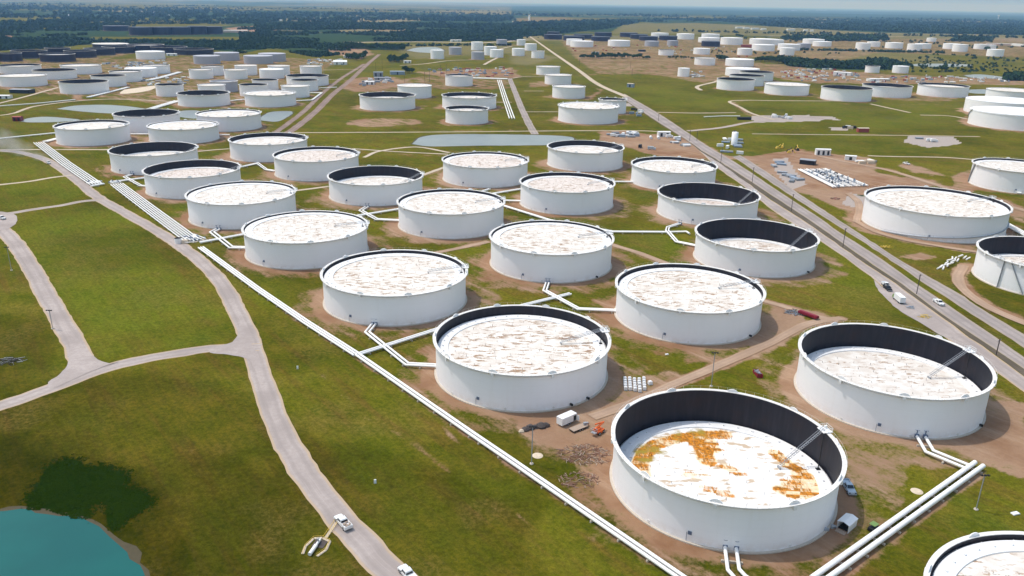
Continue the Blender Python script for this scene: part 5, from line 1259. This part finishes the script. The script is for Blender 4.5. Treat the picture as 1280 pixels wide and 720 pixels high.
yard([('cont','bluegrey'),('truck','pont'),('cont','tan'),('rack','steel'),('cont','redb'),('rack','pipe'),('cont','pont')],[(1080,96),(1180,95),(1262,98),(1262,103),(1150,104),(1085,104)],85,8,'container or vehicle in the far right yard behind the tank row','parked_equipment','equipment','containers in the far right yard')
yard([('cont','pont'),('rack','steel'),('truck','pont'),('rack','pipe')],[(955,145),(990,145),(992,149),(956,149)],9,9,'white equipment on the apron right of the highway','parked_equipment','equipment','white equipment on the apron')
yard([('truck','pont'),('truck','black'),('cont','tan')],[(1050,159),(1072,160),(1070,164),(1052,163)],5,10,'vehicle beside the pink-sided shed','parked_vehicle','vehicle','vehicles beside the pink-sided shed')
yard([('rack','pipe'),('cont','tan'),('rack','steel')],[(1072,201),(1098,201),(1100,206),(1075,205)],8,11,'tan or white rack beside the long white cabin','pipe_rack','pipe rack','racks beside the long white cabin')
yard([('rack','steel'),('cont','pont'),('rack','redb'),('cont','bluegrey'),('rack','steel')],[(528,86),(640,84),(642,96),(560,97)],70,12,'pump skid or rack in the middle pump station','pump_skid','pump skid','skids in the middle pump station')
yard([('rack','steel'),('cont','pont'),('truck','pont'),('cont','bluegrey'),('rack','pinkc')],[(125,80),(170,78),(210,76),(205,86),(150,86)],60,13,'rack or skid in the pump yard between the left tank groups','pump_skid','pump skid','skids in the left pump yard')
yard([('cont','bluegrey'),('rack','steel'),('cont','pont'),('tank','pont')],[(382,74),(432,75),(432,82),(385,81)],36,14,'skid or vessel left of the diagonal road','pump_skid','pump skid','skids left of the diagonal road')
yard([('cont','bluegrey'),('rack','steel'),('truck','pont'),('cont','greyroof')],[(448,100),(485,97),(490,103),(450,109)],26,15,'equipment around the halls right of the diagonal road','parked_equipment','equipment','equipment around the halls')
yard([('rack','steel'),('cont','pont'),('rack','pipe')],[(150,98),(245,96),(240,106),(180,108)],30,16,'pipe rack between the left white tanks','pipe_rack','pipe rack','racks between the left white tanks')
yard([('cont','tan'),('cont','pont'),('cont','redb')],[(700,56),(960,58),(955,70),(905,75),(800,64),(705,64)],50,17,'small container on the dry ground before the far tanks','container','container','containers on the dry ground')
yard([('rack','pipe'),('cont','pont'),('rack','steel')],[(864,89),(884,91),(880,97),(862,97)],14,18,'rack beside the small upright white tank','pipe_rack','pipe rack','racks beside the small upright tank')
yard([('truck','pont'),('rack','steel')],[(1145,172),(1165,172),(1170,178),(1148,178)],5,19,'white rack on the pinkish apron at right','pipe_rack','pipe rack','racks on the pinkish apron')
yard([('cont','pont'),('cont','tan')],[(650,40),(750,22),(755,26),(660,33)],12,20,'far pale building on the pinkish ground beyond the woods','far_building','building','far pale buildings')
# pipe yard (manifold) in the right construction ground
P0,P1,P2,P3=G(997,213),G(1030,212),G(1085,234),G(1042,236)
t=thing('metering_station','large grid of white and grey pipes on bare ground beyond the highway','pipe station',(P0[0],P0[1],0))
def bil(u,v):
    return ((P0[0]*(1-u)+P3[0]*u)*(1-v)+(P1[0]*(1-u)+P2[0]*u)*v-P0[0],(P0[1]*(1-u)+P3[1]*u)*(1-v)+(P1[1]*(1-u)+P2[1]*u)*v-P0[1])
for i in range(14):
    v=i/13; m=MB(); a,b=bil(.02,v),bil(.99,v); m.tube([(a[0],a[1],1.2),(b[0],b[1],1.2)],.6 if i in(0,1,4,13) else .34,8); m.build('pipe','pipe' if i%3!=2 else 'steel',t)
for i in range(16):
    u=.12+i*.055; m=MB(); a,b=bil(u,.08),bil(u,.95); m.tube([(a[0],a[1],.7),(b[0],b[1],.7)],.3,8); m.build('cross_pipe','pipe' if i%2 else 'bluegrey',t)
r=random.Random(8)
for i in range(70):
    a=bil(r.uniform(.15,.98),r.uniform(.12,.98)); m=MB(); m.box((0,0,1.3),(1.4,1.2,1.6)); m.tube([(0,0,1.8),(0,0,r.uniform(2.4,3.6))],.25,6); m.build('valve',r.choice(['bluegrey','bluegrey','valve','steel','pipe','black']),t,(a[0],a[1],0),r.random())
# ------------------------------------------------------------------ trees
ICO=None
def ico():
    global ICO
    if ICO is None:
        b=bpy.data.meshes.new('tmp'); import bmesh; bm=bmesh.new(); bmesh.ops.create_icosphere(bm,subdivisions=1,radius=1); bm.verts.ensure_lookup_table()
        ICO=(np.array([v.co[:] for v in bm.verts]),np.array([[v.index for v in f.verts] for f in bm.faces])); bm.free(); bpy.data.meshes.remove(b)
    return ICO
def leafmesh(name,C,S,mat,per=9,flat=.75,seed=0,leaf=.34,up=0.):
    """foliage: many leaf-clump faces spread through the crown volumes C (centres) with sizes S"""
    rg=np.random.default_rng(seed); n=len(C); c=np.repeat(C,per,0); s=np.repeat(S,per)
    d=rg.normal(size=(n*per,3)); d/=np.linalg.norm(d,axis=1)[:,None]; rad=rg.uniform(.45,1.05,n*per)**.6
    p=c+d*(rad*s)[:,None]*np.array([1,1,flat]); nrm=d*.8+rg.normal(size=d.shape)*.45; nrm[:,2]+=up; nrm/=np.linalg.norm(nrm,axis=1)[:,None]
    up=rg.normal(size=d.shape); a=np.cross(nrm,up); a/=np.linalg.norm(a,axis=1)[:,None]; b=np.cross(nrm,a); k=(s*leaf*rg.uniform(.6,1.4,n*per))[:,None]
    V=np.stack([p-a*k-b*k*.7,p+a*k-b*k,p+a*k*.8+b*k,p-a*k*.7+b*k*.9],1).reshape(-1,3); N=n*per
    me=bpy.data.meshes.new(name); me.vertices.add(4*N); me.vertices.foreach_set('co',V.astype(np.float32).ravel()); me.loops.add(4*N); me.loops.foreach_set('vertex_index',np.arange(4*N,dtype=np.int32)); me.polygons.add(N); me.polygons.foreach_set('loop_start',np.arange(0,4*N,4,dtype=np.int32)); me.polygons.foreach_set('loop_total',np.full(N,4,np.int32)); me.update(); me.validate()
    me.materials.append(MT[mat]); return me
def tree_proto(seed,hgt_=10.,spread=5.):
    r=random.Random(seed); blobs=[]; rad=[]
    for k in range(22):
        a=r.uniform(0,2*PI); d=spread*.75*math.sqrt(r.random()); blobs.append((d*math.cos(a),d*math.sin(a),hgt_*.35+r.random()*hgt_*.5*(1-.5*d/spread))); rad.append(r.uniform(.22,.36)*spread)
    cr_=leafmesh('crown',np.array(blobs),np.array(rad),'leaf',34,.8,seed,.30); m=MB()
    m.tube([(0,0,0),(.1,0,hgt_*.3),(0,.1,hgt_*.6)],.28,7)
    for k in range(4): a=k*1.6; m.tube([(0,0,hgt_*.25),(spread*.4*math.cos(a),spread*.4*math.sin(a),hgt_*.55)],.13,5)
    return cr_,m.mesh('trunk','trunk')
TP=[tree_proto(s,h,sp) for s,h,sp in ((1,11,5.5),(2,9,5.),(3,12,4.6))]
def tree(px,py,sc,label,group,k=None):
    q=G(px,py); k=random.randrange(3) if k is None else k; t=thing('tree',label,'tree',(q[0],q[1],0),random.uniform(0,6),group); t.scale=(sc*random.uniform(.9,1.2),sc*random.uniform(.9,1.2),sc)
    link('crown',TP[k][0],t); link('trunk',TP[k][1],t)
def row(pts,n,sc,label,group,jit=1.,seed=1):
    random.seed(seed); P=np.array(pts,float); s=np.r_[0,np.cumsum(np.linalg.norm(np.diff(P,axis=0),axis=1))]
    for k in range(n):
        u=s[-1]*(k+random.random())/n; x=np.interp(u,s,P[:,0]); y=np.interp(u,s,P[:,1])+random.uniform(-jit,jit); tree(x,y,sc*random.uniform(.75,1.25),label,group)
row([(727,73),(760,72.5),(800,73)],26,1.25,'green tree in the row on dry ground before the far tanks','tree row on the dry ground',.8,1)
row([(801,73),(812,74.5)],3,1.0,'loose tree at the right end of the dry-ground row','loose trees',.5,2)
row([(433,72.5),(445,74.5),(457,72)],22,1.25,'dark tree in the round clump by the diagonal road','round clump by the diagonal road',1.8,3)
row([(486,77.5),(500,76.5),(508,73.5)],22,1.2,'dark tree in the long clump right of the diagonal road','long clump right of the diagonal road',1.6,4)
row([(506,91),(516,91.5)],6,1.2,'dark tree beside the blue-grey hall','trees beside the blue-grey hall',.8,5)
row([(428,60),(470,61),(505,62.5)],60,1.5,'dark tree in the dense belt before the bare strip','dense tree belt before the bare strip',1.4,6)
row([(897,76),(908,76)],6,1.5,'green tree between two white tanks at right','trees between two right tanks',.8,7)
row([(944,77),(962,77),(980,80)],22,1.4,'green tree in the hedge right of the white tanks','hedge right of the white tanks',1.,8)
row([(1176,89),(1182,89)],4,1.4,'dark tree alone on the right meadow','lone meadow trees',.7,9)
row([(1232,63.5),(1237,63)],4,1.4,'tree leaning against the far right white tank','trees at the far right tank',.7,10)
row([(835,73.5),(870,74)],10,.8,'low bush on the dry ground','low bushes on the dry ground',.8,11)
row([(920,45),(932,50)],4,1.3,'tree behind the far white tanks','trees behind far tanks',.8,12)
# woods: too many to count, one mass per wood
def wood(name,polys,n,size,seed,keep=None,mat='wood_leaf',hs=.55):
    rg=np.random.default_rng(seed); pts=[]; 
    areas=[abs(sum(a[0]*b[1]-b[0]*a[1] for a,b in zip(p,p[1:]+p[:1])))/2 for p in polys]; tot=sum(areas)
    for poly,A in zip(polys,areas):
        xs=[p[0] for p in poly]; ys=[p[1] for p in poly]; k=int(n*A/tot); x=rg.uniform(min(xs),max(xs),k*4); y=rg.uniform(min(ys),max(ys),k*4); s=pip(x,y,poly); pts.append(np.stack([x[s],y[s]],-1)[:k])
    P=np.concatenate(pts); xx=P[:,0]-640; yy=P[:,1]-360; a=cr*xx+sr*yy; b=-sr*xx+cr*yy; u=a/FOC; v=-b/FOC; Y=cp+v*sp; Z=-sp+v*cp; t=-CAMH/Z; X=u*t; Yw=Y*t
    ok=(Z<-.002)&(Yw<11000)
    if keep is not None: ok&=(fbm(X,Yw,keep[0],seed,3)>keep[1])
    X,Yw=X[ok],Yw[ok]; s=size*rg.uniform(.6,1.4,len(X))*np.clip(Yw/3200,.7,1.7)
    C=np.stack([X,Yw,s*hs*rg.uniform(.7,1.5,len(X))],-1); me=leafmesh(name,C,s,mat,16,.8,seed,.42)
    tag(link(name,me),kind='stuff'); print(name,len(X))
wood('woodland',[[(-60,42),(60,45),(115,43),(115,55),(60,61),(-60,66)],[(105,50),(300,52),(445,46),(440,62),(430,68),(395,72),(345,62),(300,67),(240,60),(120,53)],[(300,42),(645,44),(655,51),(500,52),(300,54)]],10000,5.2,1,(240,.40))
wood('woodland_far',[[(320,27),(640,20),(660,46),(520,45),(320,44)]],6000,6,2,(500,.47))
wood('woodland_far',[[(640,30),(760,26),(960,22),(1285,30),(1285,44),(1100,41),(960,33),(900,27),(800,28),(760,36),(660,46)]],9000,6,3,(400,.42))
wood('woodland_far',[[(-60,8),(640,6),(640,20),(320,27),(320,42),(-60,42)]],9000,6,4,(420,.56))
wood('woodland_far',[[(640,8),(1285,19),(1285,30),(960,22),(640,22)]],4000,7,5,(600,.52))
wood('woodland',[[(972,72),(1000,75),(1060,79),(1105,74),(1140,84),(1118,84),(1100,87),(1040,86),(985,83)],[(1258,95),(1290,92),(1290,101),(1254,101)]],1500,6.5,6)
wood('woodland',[[(978,46),(1110,46),(1110,51),(1040,52),(978,50)],[(1195,47),(1242,48),(1240,52),(1190,52)]],500,7,7)
wood('scattered_trees',[[(640,44),(1285,52),(1285,62),(1100,60),(900,46),(640,48)],[(880,64),(1285,70),(1285,92),(1110,90),(1060,72),(880,72)]],650,4.2,8,(240,.52))
wood('scattered_trees',[[(-60,2),(640,2),(640,24),(-60,34)],[(640,4),(1285,17),(1285,26),(640,16)]],5000,6,9,(900,.5))
wood('hedgerows',[[(-60,30.5),(330,28.5),(330,29.6),(-60,31.7)],[(330,41.2),(640,41),(640,42),(330,42.2)],[(820,38.6),(1285,47),(1285,48),(820,39.5)],[(-60,22),(400,20),(400,20.7),(-60,22.8)],[(1000,62),(1180,66),(1180,67),(1000,63)],[(470,57.5),(560,56.5),(640,56.5),(640,57.3),(470,58.3)]],1500,5,10)
# reeds around the pond, one mass
def reeds():
    polys=[[(30,634),(50,607),(62,585),(85,575),(105,577),(110,587),(130,582),(160,592),(160,605),(150,617),(180,614),(190,627),(170,640),(150,652),(140,662),(135,647),(140,627),(130,625),(117,632),(107,647),(82,645),(50,640)]]
    rg=np.random.default_rng(3); x=rg.uniform(20,215,34000); y=rg.uniform(565,668,34000); j=rg.normal(size=34000)*6; k2=rg.normal(size=34000)*4; s=pip(x+j,y+k2,polys[0])&(fbm(x,y,9,5,3)>.36)&((y>640)|(x>0))&~((y>638+np.maximum(0,(x-60))*.33+np.maximum(0,(x-125))*.25)&(x<190)); x,y=x[s],y[s]
    C=[];S=[]
    for a,b in zip(x,y):
        q=G(a,b); C.append((q[0],q[1],.08)); S.append(rg.uniform(.18,.42))
    tag(link('reeds',leafmesh('reeds',np.array(C),np.array(S),'reed',5,.5,4,.45,2.)),kind='stuff')
reeds()
# ------------------------------------------------------------------ haze and dust
hz=bpy.data.materials.new('haze'); hz.use_nodes=True; T=hz.node_tree; T.nodes.remove(T.nodes['Principled BSDF']); vs=T.nodes.new('ShaderNodeVolumeScatter'); vs.inputs['Color'].default_value=(.27,.54,1,1); vs.inputs['Density'].default_value=HAZE; vs.inputs['Anisotropy'].default_value=.15
T.links.new(vs.outputs[0],T.nodes['Material Output'].inputs['Volume'])
m=MB(); m.box((0,40000,310),(240000,112000,700)); m.sm=[False]*len(m.f)
o=m.build('haze',[hz]); tag(o,kind='structure')
dm=bpy.data.materials.new('dust_cloud'); dm.use_nodes=True; T=dm.node_tree; T.nodes.remove(T.nodes['Principled BSDF']); vs=T.nodes.new('ShaderNodeVolumeScatter'); vs.inputs['Color'].default_value=(.9,.82,.76,1)
tc=T.nodes.new('ShaderNodeTexCoord'); ln=T.nodes.new('ShaderNodeVectorMath'); ln.operation='LENGTH'; T.links.new(tc.outputs['Object'],ln.inputs[0]); mr=T.nodes.new('ShaderNodeMapRange'); mr.inputs[1].default_value=1.; mr.inputs[2].default_value=0.; mr.inputs[3].default_value=0; mr.inputs[4].default_value=.09; T.links.new(ln.outputs['Value'],mr.inputs[0])
nz=T.nodes.new('ShaderNodeTexNoise'); nz.inputs['Scale'].default_value=.12; geo=T.nodes.new('ShaderNodeNewGeometry'); T.links.new(geo.outputs['Position'],nz.inputs['Vector']); mm=T.nodes.new('ShaderNodeMath'); mm.operation='MULTIPLY'; nr_=T.nodes.new('ShaderNodeMapRange'); nr_.inputs[1].default_value=.35; nr_.inputs[2].default_value=.7
T.links.new(nz.outputs['Fac'],nr_.inputs[0]); T.links.new(nr_.outputs[0],mm.inputs[0]); T.links.new(mr.outputs[0],mm.inputs[1]); T.links.new(mm.outputs[0],vs.inputs['Density']); T.links.new(vs.outputs[0],T.nodes['Material Output'].inputs['Volume'])
import bmesh
for i,(px,py,rx,ry,rz_) in enumerate([(50,200,16,7,5),(30,194,22,10,8),(6,188,30,14,13)]):
    q=G(px,py); bm=bmesh.new(); bmesh.ops.create_icosphere(bm,subdivisions=3,radius=1); me=bpy.data.meshes.new('dust_cloud'); bm.to_mesh(me); bm.free(); me.materials.append(dm)
    o=link('dust_cloud',me,None,(q[0],q[1],rz_*.6)); o.scale=(rx,ry,rz_); o.rotation_euler=(0,0,-.6); tag(o,['thin dust puff right behind the small pickup at upper left','middle dust puff over the upper left road','broad dust cloud at the left edge over the road'][i],'dust cloud')
